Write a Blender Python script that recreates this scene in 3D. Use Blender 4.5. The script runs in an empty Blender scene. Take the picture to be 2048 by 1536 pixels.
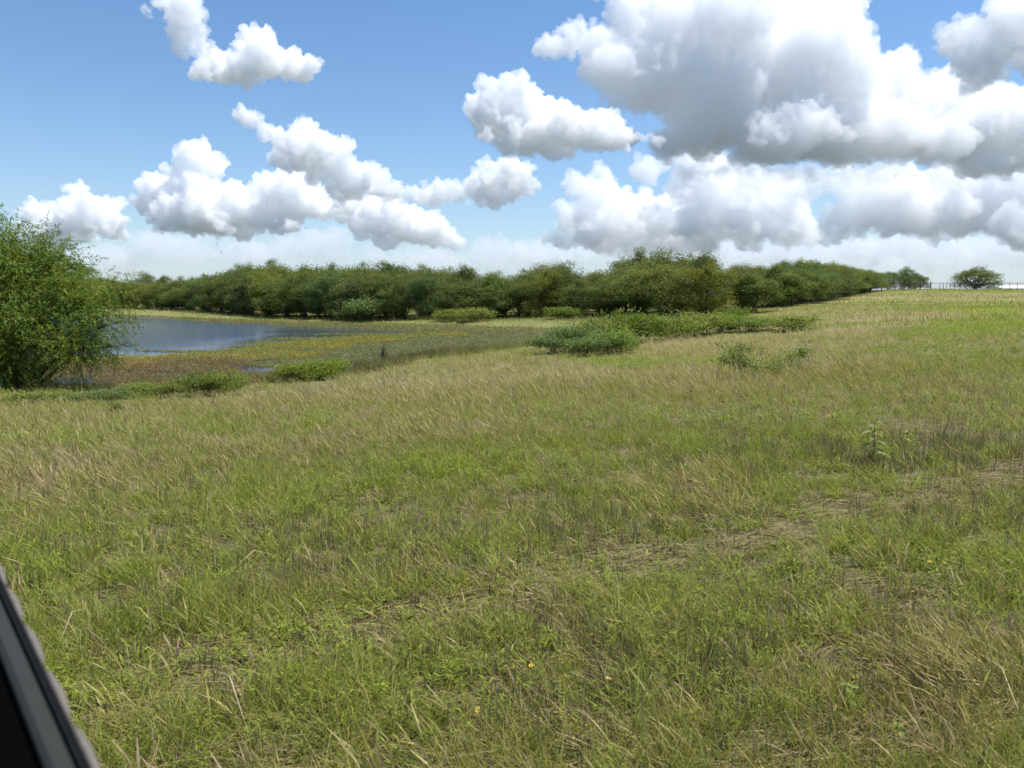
import bpy, bmesh, math, random
import numpy as np
from mathutils import Vector, Matrix, Euler

random.seed(7)
rng = np.random.default_rng(11)
scene = bpy.context.scene
COL = scene.collection

# ---------------------------------------------------------------- camera
F = 1490.0            # focal length in pixels of a 2048 px wide frame
VH = 595.0            # eye-level line
PITCH = math.atan((768.0 - VH) / F)
EYE = 2.1
cam_data = bpy.data.cameras.new('camera')
cam_data.sensor_width = 36.0
cam_data.lens = 36.0 * F / 2048.0
cam_data.clip_start = 0.05
cam_data.clip_end = 60000.0
cam_data.dof.use_dof = True
cam_data.dof.focus_distance = 14.0
cam_data.dof.aperture_fstop = 5.5
cam = bpy.data.objects.new('camera', cam_data)
COL.objects.link(cam)
cam.location = (0, 0, EYE)
cam.rotation_euler = (math.pi / 2 - PITCH, 0, 0)
scene.camera = cam

scene.view_settings.view_transform = 'Standard'
scene.view_settings.look = 'None'
scene.view_settings.gamma = 1.0
scene.view_settings.exposure = 0.4
scene.cycles.max_bounces = 26
scene.cycles.diffuse_bounces = 2
scene.cycles.glossy_bounces = 3
scene.cycles.volume_bounces = 24
scene.cycles.transmission_bounces = 4
scene.cycles.transparent_max_bounces = 8
scene.cycles.caustics_reflective = False
scene.cycles.caustics_refractive = False
scene.cycles.use_denoising = True
scene.cycles.sample_clamp_indirect = 6.0

SUN_ELEV = math.radians(70.0)
SUN_AZ = math.radians(75.0)      # clockwise from the view direction (+Y): to the right
sun_dir = Vector((math.sin(SUN_AZ) * math.cos(SUN_ELEV), math.cos(SUN_AZ) * math.cos(SUN_ELEV), math.sin(SUN_ELEV)))
sd = bpy.data.lights.new('sun', 'SUN')
sd.energy = 4.6
sd.angle = math.radians(0.53)
sd.color = (1.0, 0.97, 0.925)
sun = bpy.data.objects.new('sun', sd)
COL.objects.link(sun)
sun.rotation_euler = (-sun_dir).to_track_quat('-Z', 'Y').to_euler()

def pix_dir(u, v):
    """world direction of a photo pixel"""
    a = (u - 1024.0) / F
    b = -(v - 768.0) / F
    c, s = math.cos(PITCH), math.sin(PITCH)
    return np.array((a, c + b * s, -s + b * c))

# ---------------------------------------------------------------- node expression helper
class E:
    """a socket with arithmetic"""
    nt = None
    def __init__(self, s): self.s = s
    @staticmethod
    def put(inp, v):
        if isinstance(v, E): E.nt.links.new(v.s, inp)
        else: inp.default_value = v
    @staticmethod
    def m(op, *a, clamp=False):
        n = E.nt.nodes.new('ShaderNodeMath'); n.operation = op; n.use_clamp = clamp
        for i, v in enumerate(a): E.put(n.inputs[i], v)
        return E(n.outputs[0])
    @staticmethod
    def v(op, *a):
        n = E.nt.nodes.new('ShaderNodeVectorMath'); n.operation = op
        k = 0
        for v in a:
            E.put(n.inputs[k], v); k += 1
        return E(n.outputs['Value'] if op in ('LENGTH', 'DOT_PRODUCT', 'DISTANCE') else n.outputs[0])
    @staticmethod
    def xyz(x, y, z=0.0):
        n = E.nt.nodes.new('ShaderNodeCombineXYZ')
        for i, v in enumerate((x, y, z)): E.put(n.inputs[i], v)
        return E(n.outputs[0])
    @staticmethod
    def smooth(v, lo, hi, a=0.0, b=1.0):
        n = E.nt.nodes.new('ShaderNodeMapRange'); n.interpolation_type = 'SMOOTHSTEP'
        for i, q in enumerate((v, lo, hi, a, b)): E.put(n.inputs[i], q)
        return E(n.outputs[0])
    @staticmethod
    def lin(v, lo, hi, a=0.0, b=1.0):
        n = E.nt.nodes.new('ShaderNodeMapRange'); n.clamp = True
        for i, q in enumerate((v, lo, hi, a, b)): E.put(n.inputs[i], q)
        return E(n.outputs[0])
    @staticmethod
    def mix(f, a, b):
        n = E.nt.nodes.new('ShaderNodeMix'); n.data_type = 'RGBA'; n.clamp_factor = True
        E.put(n.inputs[0], f)
        for i, q in ((6, a), (7, b)):
            if not isinstance(q, E) and len(q) == 3: q = (*q, 1.0)
            E.put(n.inputs[i], q)
        return E(n.outputs[2])
    @staticmethod
    def noise(vec, scale, detail=4.0, rough=0.5, dims='3D', out='Fac', lac=2.0):
        n = E.nt.nodes.new('ShaderNodeTexNoise'); n.noise_dimensions = dims
        if vec is not None: E.put(n.inputs['Vector'], vec)
        n.inputs['Scale'].default_value = scale; n.inputs['Detail'].default_value = detail
        n.inputs['Roughness'].default_value = rough; n.inputs['Lacunarity'].default_value = lac
        return E(n.outputs[out])
    @staticmethod
    def voronoi(vec, scale, detail=3.0, rough=0.5, smooth=0.6, dims='2D'):
        n = E.nt.nodes.new('ShaderNodeTexVoronoi'); n.voronoi_dimensions = dims
        n.feature = 'F1'; n.normalize = True
        E.put(n.inputs['Vector'], vec)
        n.inputs['Scale'].default_value = scale; n.inputs['Detail'].default_value = detail
        n.inputs['Roughness'].default_value = rough
        return E(n.outputs['Distance'])
    def __add__(s, o): return E.m('ADD', s, o)
    def __radd__(s, o): return E.m('ADD', o, s)
    def __sub__(s, o): return E.m('SUBTRACT', s, o)
    def __rsub__(s, o): return E.m('SUBTRACT', o, s)
    def __mul__(s, o): return E.m('MULTIPLY', s, o)
    def __rmul__(s, o): return E.m('MULTIPLY', o, s)
    def __truediv__(s, o): return E.m('DIVIDE', s, o)

# ---------------------------------------------------------------- world: blue sky with cumulus
world = bpy.data.worlds.new('World')
scene.world = world
world.use_nodes = True
world.cycles.sampling_method = 'MANUAL'
world.cycles.sample_map_resolution = 512
SKY_STRENGTH = 0.105

def build_world():
    nt = world.node_tree
    nt.nodes.clear()
    E.nt = nt
    out = nt.nodes.new('ShaderNodeOutputWorld')
    bg = nt.nodes.new('ShaderNodeBackground')
    bg.inputs['Strength'].default_value = SKY_STRENGTH
    nt.links.new(bg.outputs[0], out.inputs[0])
    sky = nt.nodes.new('ShaderNodeTexSky')
    sky.sky_type = 'NISHITA'
    sky.sun_disc = False
    sky.sun_elevation = SUN_ELEV
    sky.sun_rotation = SUN_AZ
    sky.air_density = 1.0; sky.dust_density = 0.2; sky.ozone_density = 3.0
    hsv = nt.nodes.new('ShaderNodeHueSaturation')
    hsv.inputs['Saturation'].default_value = 1.14
    hsv.inputs['Value'].default_value = 1.10
    nt.links.new(sky.outputs[0], hsv.inputs['Color'])
    # humid summer air: the lowest few degrees all round are a pale milky blue
    tc = nt.nodes.new('ShaderNodeTexCoord')
    sep = nt.nodes.new('ShaderNodeSeparateXYZ')
    nt.links.new(tc.outputs['Generated'], sep.inputs[0])
    low = E.m('POWER', E.m('SUBTRACT', 1.0, E.m('ABSOLUTE', E(sep.outputs[2])), clamp=True), 10.0) * 0.75
    k = 1.0 / SKY_STRENGTH
    col = E.mix(low, E(hsv.outputs[0]), (0.34 * k, 0.43 * k, 0.58 * k))
    E.put(bg.inputs['Color'], col)
build_world()
# ---------------------------------------------------------------- clouds (real cumulus volumes, kilometres away)
CLOUD_BASE = 900.0
def gn_group(name):
    g = bpy.data.node_groups.new(name, 'GeometryNodeTree')
    g.interface.new_socket('Geometry', in_out='INPUT', socket_type='NodeSocketGeometry')
    g.interface.new_socket('Geometry', in_out='OUTPUT', socket_type='NodeSocketGeometry')
    gi = g.nodes.new('NodeGroupInput'); go = g.nodes.new('NodeGroupOutput')
    return g, gi, go

def cloud_material(px, thin):
    m = bpy.data.materials.new('cloud_vapour'); m.use_nodes = True
    nt = m.node_tree; nt.nodes.clear()
    o = nt.nodes.new('ShaderNodeOutputMaterial')
    a = nt.nodes.new('ShaderNodeVolumeScatter')
    a.inputs['Color'].default_value = (1, 1, 1, 1)
    a.inputs['Density'].default_value = 1.0 / (px * thin)
    a.inputs['Anisotropy'].default_value = 0.0
    nt.links.new(a.outputs[0], o.inputs['Volume'])
    return m

def cloud_gn(px, mat, rough):
    """puffs (points with a radius) -> one closed billowy surface; px = metres per photo pixel"""
    g, gi, go = gn_group('cloud_surface'); N = g.nodes.new; L = g.links.new
    mp = N('GeometryNodeMeshToPoints')
    ra = N('GeometryNodeInputNamedAttribute'); ra.data_type = 'FLOAT'; ra.inputs[0].default_value = 'rad'
    L(gi.outputs[0], mp.inputs['Mesh']); L(ra.outputs[0], mp.inputs['Radius'])
    pv = N('GeometryNodePointsToVolume'); pv.resolution_mode = 'VOXEL_SIZE'
    L(mp.outputs[0], pv.inputs['Points']); L(ra.outputs[0], pv.inputs['Radius'])
    pv.inputs['Voxel Size'].default_value = 4.2 * px
    vm = N('GeometryNodeVolumeToMesh'); vm.resolution_mode = 'GRID'
    L(pv.outputs[0], vm.inputs['Volume']); vm.inputs['Threshold'].default_value = 0.1
    last = vm.outputs[0]
    nrm = N('GeometryNodeInputNormal')
    for (size, amp, det, rg) in ((80.0, 34.0, 2.0, 0.5), (30.0, 22.0, 3.0, 0.6)):
        sp = N('GeometryNodeSetPosition')
        no = N('ShaderNodeTexNoise'); no.inputs['Scale'].default_value = 1.0 / (size * px); no.inputs['Detail'].default_value = det; no.inputs['Roughness'].default_value = rg
        pos = N('GeometryNodeInputPosition'); L(pos.outputs[0], no.inputs['Vector'])
        sub = N('ShaderNodeMath'); sub.operation = 'SUBTRACT'; L(no.outputs[0], sub.inputs[0]); sub.inputs[1].default_value = 0.5
        mu = N('ShaderNodeMath'); mu.operation = 'MULTIPLY'; L(sub.outputs[0], mu.inputs[0]); mu.inputs[1].default_value = amp * px * 2 * rough
        vs = N('ShaderNodeVectorMath'); vs.operation = 'SCALE'; L(nrm.outputs[0], vs.inputs[0]); L(mu.outputs[0], vs.inputs['Scale'])
        L(last, sp.inputs['Geometry']); L(vs.outputs[0], sp.inputs['Offset'])
        last = sp.outputs[0]
    mv = N('GeometryNodeMeshToVolume'); mv.resolution_mode = 'VOXEL_SIZE'; L(last, mv.inputs['Mesh'])
    mv.inputs['Voxel Size'].default_value = 4.2 * px; mv.inputs['Interior Band Width'].default_value = 8 * px
    v2 = N('GeometryNodeVolumeToMesh'); v2.resolution_mode = 'GRID'; L(mv.outputs[0], v2.inputs['Volume']); v2.inputs['Threshold'].default_value = 0.2
    last = v2.outputs[0]
    # crisp small billows on the cleaned surface
    sp = N('GeometryNodeSetPosition'); pos = N('GeometryNodeInputPosition'); nr2 = N('GeometryNodeInputNormal')
    no = N('ShaderNodeTexNoise'); no.inputs['Scale'].default_value = 1.0 / (15 * px); no.inputs['Detail'].default_value = 4.0; no.inputs['Roughness'].default_value = 0.7
    L(pos.outputs[0], no.inputs['Vector'])
    mr = N('ShaderNodeMapRange'); L(no.outputs[0], mr.inputs[0]); mr.inputs[1].default_value = 0.25; mr.inputs[2].default_value = 0.75; mr.inputs[3].default_value = -9.0 * px * rough; mr.inputs[4].default_value = 9.0 * px * rough; mr.clamp = False
    vs = N('ShaderNodeVectorMath'); vs.operation = 'SCALE'; L(nr2.outputs[0], vs.inputs[0]); L(mr.outputs[0], vs.inputs['Scale'])
    L(last, sp.inputs['Geometry']); L(vs.outputs[0], sp.inputs['Offset']); last = sp.outputs[0]
    sm = N('GeometryNodeSetMaterial'); L(last, sm.inputs[0]); sm.inputs['Material'].default_value = mat
    L(sm.outputs[0], go.inputs[0])
    return g

def make_cloud(label, base_v, blobs, thin=14.0, rough=1.15):
    """blobs: (u, v, ru, rv) in photo pixels; the cloud stands where its base is CLOUD_BASE up"""
    d0 = CLOUD_BASE / math.tan((VH - base_v) / F)
    px = d0 / F
    pts, rad = [], []
    for (u, v, ru, rv) in blobs:
        n = max(4, int(ru / rv * 4.5))
        for k in range(n):
            t = (k + random.uniform(0.2, 0.8)) / n * 2 - 1
            r = rv * (0.46 + 0.34 * math.sqrt(max(0, 1 - t * t))) * random.uniform(0.7, 1.0)
            x = u + t * max(ru - r, 0); y = v + random.uniform(-0.8, 1) * max(rv - r, 0)
            dep = random.uniform(-1, 1) * ru * 0.55
            stack = [((x, y, dep), r, 0)]
            while stack:
                (cx, cy, cz), cr, lev = stack.pop()
                if lev and cy + cr * 0.7 > base_v: continue          # flat underside
                dist = d0 + cz * px
                dd = pix_dir(cx, cy)
                pts.append(dd / dd[1] * dist + np.array((0, 0, EYE)))
                rad.append(cr * px * dist / d0)
                if lev < 3 and cr > 5:
                    for q in range((7, 4, 3)[lev]):
                        a = random.uniform(0, 2 * math.pi); zz = random.uniform(-1, 1); h = math.sqrt(1 - zz * zz)
                        ox, oy, oz = h * math.cos(a), h * math.sin(a), zz
                        if oy > 0.3: oy *= 0.3                        # fewer bulges underneath
                        c2 = cr * random.uniform(0.28, 0.58)
                        stack.append(((cx + ox * cr, cy + oy * cr, cz + oz * cr), c2, lev + 1))
    pts = np.array(pts); o = pts.mean(0)
    me = bpy.data.meshes.new('cloud')
    me.from_pydata((pts - o).tolist(), [], [])
    at = me.attributes.new('rad', 'FLOAT', 'POINT'); at.data.foreach_set('value', np.array(rad, dtype=np.float32))
    ob = bpy.data.objects.new('cloud', me); COL.objects.link(ob); ob.location = o
    mat = cloud_material(px, thin)
    me.materials.append(mat)
    md = ob.modifiers.new('surface', 'NODES'); md.node_group = cloud_gn(px, mat, rough)
    ob['label'] = label; ob['category'] = 'cloud'; ob['group'] = 'cumulus clouds in the sky'
    return ob

make_cloud('bright peaked cumulus cloud alone in the blue at upper left', 168,
 [(510, 92, 50, 48), (448, 136, 64, 28), (570, 128, 60, 32), (505, 140, 122, 26), (505, 118, 80, 34), (595, 136, 42, 24)])
make_cloud('ragged cloud running off the top edge, trailing down to the peaked one', 160,
 [(368, 26, 40, 48), (378, 60, 34, 34), (405, 92, 26, 26), (335, 8, 50, 24), (424, 114, 24, 18)], thin=22.0, rough=1.4)
make_cloud('slanting cumulus cloud descending to the right over the big left heap', 405,
 [(498, 238, 26, 20), (530, 258, 30, 24), (560, 276, 40, 32), (605, 290, 56, 48), (594, 252, 26, 22), (655, 326, 64, 46), (718, 366, 62, 36), (770, 388, 46, 20)])
make_cloud('tall heaped cumulus cloud with two towers over the pond', 476,
 [(400, 326, 58, 42), (345, 385, 70, 42), (380, 400, 90, 60), (480, 412, 96, 46), (555, 362, 40, 34), (575, 395, 60, 44), (600, 408, 74, 42), (650, 420, 60, 28), (460, 448, 165, 26), (410, 430, 110, 40)])
make_cloud('knobbly cumulus cloud right of the two-tower heap, above the middle trees', 494,
 [(785, 416, 38, 30), (845, 456, 50, 38), (735, 410, 66, 30), (690, 415, 60, 28), (905, 478, 26, 15), (800, 450, 70, 36), (760, 435, 60, 30)])
make_cloud('small flat cumulus cloud between the slanting one and the middle pair', 412,
 [(870, 382, 62, 22), (900, 392, 50, 16), (835, 388, 44, 14)], thin=20.0, rough=1.2)
make_cloud('cumulus cloud with a single knob above the willow', 480,
 [(150, 382, 27, 25), (98, 425, 62, 32), (165, 446, 94, 34), (216, 412, 26, 24), (120, 458, 90, 22), (155, 415, 40, 30)])
make_cloud('cumulus cloud with a long grey tail left of the biggest cloud', 308,
 [(985, 226, 44, 54), (1042, 202, 48, 48), (1110, 232, 66, 44), (1165, 258, 66, 36), (1085, 276, 130, 32), (1235, 276, 96, 22), (1025, 172, 26, 22), (1070, 250, 100, 46), (1190, 270, 80, 30)])
make_cloud('small round cumulus cloud under the long-tailed one', 405,
 [(962, 333, 24, 24), (1020, 346, 54, 32), (1008, 374, 74, 30)])
make_cloud('biggest cumulus cloud with a broad grey underside at upper right', 340,
 [(1255, 120, 110, 72), (1185, 82, 74, 46), (1115, 96, 54, 26), (1350, 60, 160, 90), (1500, 40, 200, 90), (1650, 50, 110, 72),
  (1690, 150, 66, 62), (1500, 150, 280, 115), (1580, 245, 250, 90), (1750, 275, 220, 62), (1880, 262, 140, 66), (1782, 172, 58, 56),
  (1880, 200, 80, 56), (1225, 185, 44, 22), (1310, 195, 76, 40), (1400, 270, 110, 50), (1640, 240, 160, 90), (1390, 250, 70, 46), (1480, 240, 90, 60)], thin=27.0)
make_cloud('lumpy white cloud leaving the frame at the right edge, joined to the biggest one', 348,
 [(1965, 240, 100, 86), (1990, 300, 120, 56), (1935, 190, 60, 50), (2100, 250, 120, 100), (1890, 290, 90, 50)], thin=27.0)
make_cloud('torn white cloud in the top right corner', 170,
 [(2030, 40, 62, 62), (1985, 100, 46, 50), (2080, 100, 70, 60), (1928, 60, 30, 44), (1955, 130, 40, 30)], thin=24.0, rough=1.6)
make_cloud('broad lumpy cloud bank under the long-tailed cloud, above the tallest trees', 510,
 [(1190, 380, 64, 50), (1172, 432, 62, 52), (1262, 432, 116, 52), (1250, 466, 165, 42), (1350, 470, 130, 40), (1320, 440, 90, 50)], thin=27.0)
make_cloud('white cloud bank low under the biggest cloud', 502,
 [(1298, 338, 38, 28), (1400, 326, 66, 48), (1440, 372, 96, 58), (1482, 420, 110, 52), (1560, 378, 60, 40), (1400, 440, 130, 46), (1520, 466, 140, 34), (1400, 360, 80, 50), (1590, 430, 50, 40)], thin=27.0)
make_cloud('thin streaky cloud left of the bank over the fence', 476,
 [(1680, 362, 80, 34), (1715, 420, 68, 40), (1740, 390, 60, 36), (1690, 450, 50, 24)], thin=34.0, rough=1.4)
make_cloud('wide grey-bottomed cloud bank above the lone tree', 480,
 [(1850, 395, 130, 64), (1965, 396, 130, 84), (1900, 446, 200, 32), (2010, 345, 95, 70), (2110, 420, 130, 90), (1800, 440, 100, 36)], thin=27.0)
for (lab, bv, bl) in (
 ('pale distant cloud low over the left end of the pond', 534, [(312, 490, 56, 32), (365, 504, 60, 20), (280, 515, 130, 18), (180, 512, 110, 18)]),
 ('pale distant cloud low under the two-tower heap', 530, [(625, 486, 62, 30), (540, 500, 100, 20), (570, 512, 165, 18), (480, 488, 60, 14)]),
 ('pale distant cloud low over the middle trees', 540, [(992, 498, 54, 28), (850, 516, 130, 18), (930, 524, 160, 16), (1060, 520, 90, 20)]),
 ('pale distant cloud low over the trees right of the middle', 538, [(1120, 512, 110, 22), (1300, 510, 200, 28), (1480, 505, 130, 30)]),
 ('pale distant cloud low over the right end of the trees', 548, [(1640, 490, 80, 24), (1600, 515, 170, 30), (1730, 525, 130, 22)]),
 ('thin pale veil between the biggest cloud and the bank below it', 372, [(1500, 345, 150, 16), (1650, 352, 130, 18), (1800, 350, 120, 16)]),
 ('pale distant cloud band low over the fence on the hill', 544, [(1850, 498, 170, 40), (2020, 505, 160, 38), (1940, 522, 230, 20)])):
    make_cloud(lab, bv, bl, thin=80.0, rough=1.4)
# ---------------------------------------------------------------- terrain
def world_at(u, v, depth):
    d = pix_dir(u, v)
    return np.array((0, 0, EYE)) + d * (depth / d[1])

def to_pix(P):
    """world points (n,3) -> photo pixels (n,2)"""
    c, s = math.cos(PITCH), math.sin(PITCH)
    x, y, z = P[:, 0], P[:, 1], P[:, 2] - EYE
    fwd = y * c - z * s
    up = y * s + z * c
    fwd = np.where(fwd < 0.05, 0.05, fwd)
    return np.stack((1024 + F * x / fwd, 768 - F * up / fwd), 1)

WATER_Z = -1.0
CTRL_UV = [  # (u, v, depth)
 (1024, 1100, 6.2), (1024, 900, 10.3), (1024, 812, 15.6), (1024, 772, 22.5),
 (100, 1100, 6.2), (100, 950, 9.3), (100, 850, 14.6), (100, 808, 19.8), (-300, 850, 15), (-300, 1100, 6.2),
 (400, 950, 9.2), (400, 850, 14.6), (400, 812, 19.6), (700, 850, 13.4), (700, 790, 21.5),
 (2048, 1100, 6.0), (2048, 900, 9.6), (2048, 800, 13.0), (2000, 700, 20.0), (2000, 660, 30.0), (2000, 630, 48.0), (2000, 610, 72.0), (2000, 595, 105.0), (2000, 579, 145.0),
 (2500, 800, 12.5), (2500, 660, 27.0), (2500, 610, 65.0), (2500, 575, 140.0),
 (1700, 900, 9.9), (1700, 750, 18.0), (1700, 700, 26.5), (1700, 666, 38.0), (1700, 625, 62.0), (1700, 600, 92.0), (1760, 582, 135.0), (1850, 579, 142.0),
 (1500, 800, 14.5), (1500, 728, 23.5), (1500, 680, 39.5), (1500, 627, 72.0),
 (1300, 800, 15.2), (1300, 736, 27.0), (1300, 698, 38.5), (1300, 638, 72.0),
 (1100, 752, 25.0), (1150, 634, 80.0), (1000, 637, 86.0), (850, 639, 90.0), (700, 642, 96.0), (600, 640, 102.0), (500, 632, 110.0), (400, 624, 122.0), (300, 619, 132.0), (170, 617, 137.0), (-200, 616, 140.0),
 (1640, 601, 95.0),
]
CTRL_XYZ = [(0, 0, 0), (-6, -6, 0.05), (6, -6, 0.1), (0, -30, 0.3), (-30, -20, 0.0), (30, -20, 0.6), (-60, 20, -0.6), (70, 10, 0.8), (0, 3, 0), (-4, 4, 0), (4, 4, 0.0),
 (0, 180, 1.2), (-120, 190, 0.6), (120, 200, 3.0), (60, 175, 2.8), (-160, 60, -0.5)]
_c = np.array([world_at(*q) for q in CTRL_UV] + [np.array(q, float) for q in CTRL_XYZ])
def _tps(r2): return np.where(r2 > 0, r2 * np.log(np.maximum(r2, 1e-12)), 0.0)
def _warp(xy):        # compress distance so that near and far control points count alike
    r = np.hypot(xy[:, 0], xy[:, 1]) + 1e-9
    k = np.log1p(r / 8.0) / r * 8.0
    return xy * k[:, None] / 10.0
_cw = _warp(_c[:, :2])
_n = len(_c)
_A = np.zeros((_n + 3, _n + 3))
_A[:_n, :_n] = _tps(((_cw[:, None] - _cw[None]) ** 2).sum(-1)) + np.eye(_n) * 0.004
_A[:_n, _n] = 1; _A[:_n, _n + 1:] = _cw; _A[_n, :_n] = 1; _A[_n + 1:, :_n] = _cw.T
_w = np.linalg.solve(_A, np.concatenate((_c[:, 2], np.zeros(3))))

POND_UV = [(-450, 815), (-250, 800), (-50, 792), (80, 786), (250, 782), (400, 777), (520, 768), (620, 758), (690, 748), (750, 735), (820, 722), (900, 710), (980, 703), (1060, 695), (1130, 684), (1180, 672), (1185, 663),
 (1100, 659), (1000, 656), (900, 653), (800, 650.5), (700, 649), (600, 646.5), (500, 642.5), (400, 638), (320, 634), (240, 631.5), (100, 629.5), (-100, 629), (-350, 630)]
OPEN_UV = [(-450, 740), (-200, 730), (0, 722), (220, 716), (300, 715), (430, 711), (480, 701), (560, 690), (640, 682), (720, 677), (790, 673), (830, 669), (800, 665), (740, 660.5), (660, 656), (560, 652.5), (450, 648), (380, 643.5), (310, 637.5), (240, 634.5), (100, 632), (-100, 632), (-350, 632)]
def on_water(u, v):
    d = pix_dir(u, v); t = (WATER_Z - EYE) / d[2]
    return (d[0] * t, d[1] * t)
POND = np.array([on_water(*q) for q in POND_UV])
OPEN = np.array([on_water(*q) for q in OPEN_UV])
def poly_sd(xy, poly):
    """signed distance, positive inside"""
    a = poly; b = np.roll(poly, -1, 0)
    best = np.full(len(xy), 1e18); ins = np.zeros(len(xy), bool)
    x, y = xy[:, 0], xy[:, 1]
    for (ax, ay), (bx, by) in zip(a, b):
        ex, ey = bx - ax, by - ay
        t = np.clip(((x - ax) * ex + (y - ay) * ey) / (ex * ex + ey * ey + 1e-12), 0, 1)
        best = np.minimum(best, (x - ax - t * ex) ** 2 + (y - ay - t * ey) ** 2)
        cond = ((ay > y) != (by > y))
        with np.errstate(divide='ignore', invalid='ignore'):
            xi = ax + (y - ay) / (by - ay) * ex
        ins ^= cond & (x < xi)
    d = np.sqrt(best)
    return np.where(ins, d, -d)

_perm = rng.random((64, 64))
def vnoise(x, y):
    """value noise 0..1"""
    xi = np.floor(x).astype(int); yi = np.floor(y).astype(int)
    fx = x - xi; fy = y - yi
    fx = fx * fx * (3 - 2 * fx); fy = fy * fy * (3 - 2 * fy)
    g = lambda i, j: _perm[i % 64, j % 64]
    return (g(xi, yi) * (1 - fx) + g(xi + 1, yi) * fx) * (1 - fy) + (g(xi, yi + 1) * (1 - fx) + g(xi + 1, yi + 1) * fx) * fy
def fbm(x, y, o=4):
    s = 0; a = 0.5; t = 0
    for k in range(o):
        s = s + a * vnoise(x * 2 ** k + 17.3 * k, y * 2 ** k + 5.1 * k); t += a; a *= 0.55
    return s / t
def sstep(a, b, x):
    t = np.clip((x - a) / (b - a), 0, 1); return t * t * (3 - 2 * t)

def height_exact(xy):
    xy = np.asarray(xy, float)
    out = np.empty(len(xy))
    for i in range(0, len(xy), 20000):
        q = xy[i:i + 20000]; w = _warp(q)
        z = _tps(((w[:, None] - _cw[None]) ** 2).sum(-1)) @ _w[:_n] + _w[_n] + w @ _w[_n + 1:]
        r = np.hypot(q[:, 0], q[:, 1])
        far = sstep(165, 420, r)
        z = z * (1 - far) + 0.6 * far
        z = z + (fbm(q[:, 0] * 0.9, q[:, 1] * 0.9) - 0.5) * 0.10 * sstep(0.5, 4, r) * (1 - far) + (fbm(q[:, 0] * 0.15 + 9, q[:, 1] * 0.15) - 0.5) * 0.25 * sstep(6, 25, r)
        sd = poly_sd(q, POND)
        inz = np.minimum(z, WATER_Z - 0.02 - 0.05 * np.minimum(sd, 10))
        oz = np.maximum(z, WATER_Z + 0.03 + 0.03 * np.minimum(-sd, 8))
        out[i:i + 20000] = np.where(sd > 0, inz, oz)
    return out

# the same heights from a table (direction x log distance), for the many plant roots
_gr = np.concatenate(([0.0], np.geomspace(0.6, 400, 420)))
_front = np.radians(np.arange(-52, 52.01, 0.5))
_FA, _FR = np.meshgrid(_front, _gr)
_tab = height_exact(np.stack((np.sin(_FA) * _FR, np.cos(_FA) * _FR), -1).reshape(-1, 2)).reshape(_FA.shape)
def height(xy):
    xy = np.asarray(xy, float); r = np.hypot(xy[:, 0], xy[:, 1]); a = np.arctan2(xy[:, 0], xy[:, 1])
    ok = (np.abs(a) < math.radians(51.9)) & (r < 399)
    out = np.empty(len(xy))
    if ok.any():
        ro, ao = r[ok], a[ok]
        i = np.clip(np.searchsorted(_gr, ro, side='right') - 1, 0, len(_gr) - 2); ft = (ro - _gr[i]) / (_gr[i + 1] - _gr[i])
        aj = (ao - _front[0]) / math.radians(0.5); j = np.clip(aj.astype(int), 0, len(_front) - 2); fa = aj - j
        out[ok] = (_tab[i, j] * (1 - fa) + _tab[i, j + 1] * fa) * (1 - ft) + (_tab[i + 1, j] * (1 - fa) + _tab[i + 1, j + 1] * fa) * ft
    if (~ok).any(): out[~ok] = height_exact(xy[~ok])
    return out

def ground_point(u, v):
    """where the sight line of a photo pixel meets the ground"""
    d = pix_dir(u, v)
    ts = np.geomspace(1.5, 220, 900)
    P = np.array((0, 0, EYE)) + d[None] * ts[:, None] / d[1]
    hz = height(P[:, :2])
    k = np.argmax(P[:, 2] < hz)
    if P[k, 2] >= hz[k]: k = len(ts) - 1
    return Vector((P[k, 0], P[k, 1], hz[k]))

def hz(x, y): return float(height(np.array([[x, y]]))[0])

def build_ground():
    ang = np.concatenate((np.arange(-180, -54, 6.0), np.arange(-54, 54, 0.5), np.arange(54, 180, 6.0)))
    rad = np.concatenate(([0.0], np.geomspace(0.8, 260, 230), np.geomspace(290, 40000, 28)))
    A, R = np.meshgrid(np.radians(ang), rad[1:])
    xy = np.stack((np.sin(A) * R, np.cos(A) * R), -1).reshape(-1, 2)
    xy = np.vstack(([[0, 0]], xy))
    z = height(xy)
    na, nr = len(ang), len(rad) - 1
    faces = []
    for j in range(na):
        faces.append((0, 1 + (j + 1) % na, 1 + j))
    for i in range(nr - 1):
        for j in range(na):
            a = 1 + i * na + j; b = 1 + i * na + (j + 1) % na
            faces.append((a, b, b + na, a + na))
    me = bpy.data.meshes.new('ground')
    me.from_pydata(np.column_stack((xy, z)).tolist(), [], faces)
    me.polygons.foreach_set('use_smooth', np.ones(len(me.polygons), bool))
    me.update(); 
    bm = bmesh.new(); bm.from_mesh(me); bmesh.ops.recalc_face_normals(bm, faces=bm.faces); bm.to_mesh(me); bm.free()
    return me

def new_mat(name):
    m = bpy.data.materials.new(name); m.use_nodes = True
    nt = m.node_tree; nt.nodes.clear()
    out = nt.nodes.new('ShaderNodeOutputMaterial')
    E.nt = nt
    return m, nt, out

def principled(nt, out, **kw):
    p = nt.nodes.new('ShaderNodeBsdfPrincipled')
    for k, v in kw.items():
        k = k.replace('_', ' ')
        if isinstance(v, E): nt.links.new(v.s, p.inputs[k])
        else: p.inputs[k].default_value = v
    nt.links.new(p.outputs[0], out.inputs[0])
    return p

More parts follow.
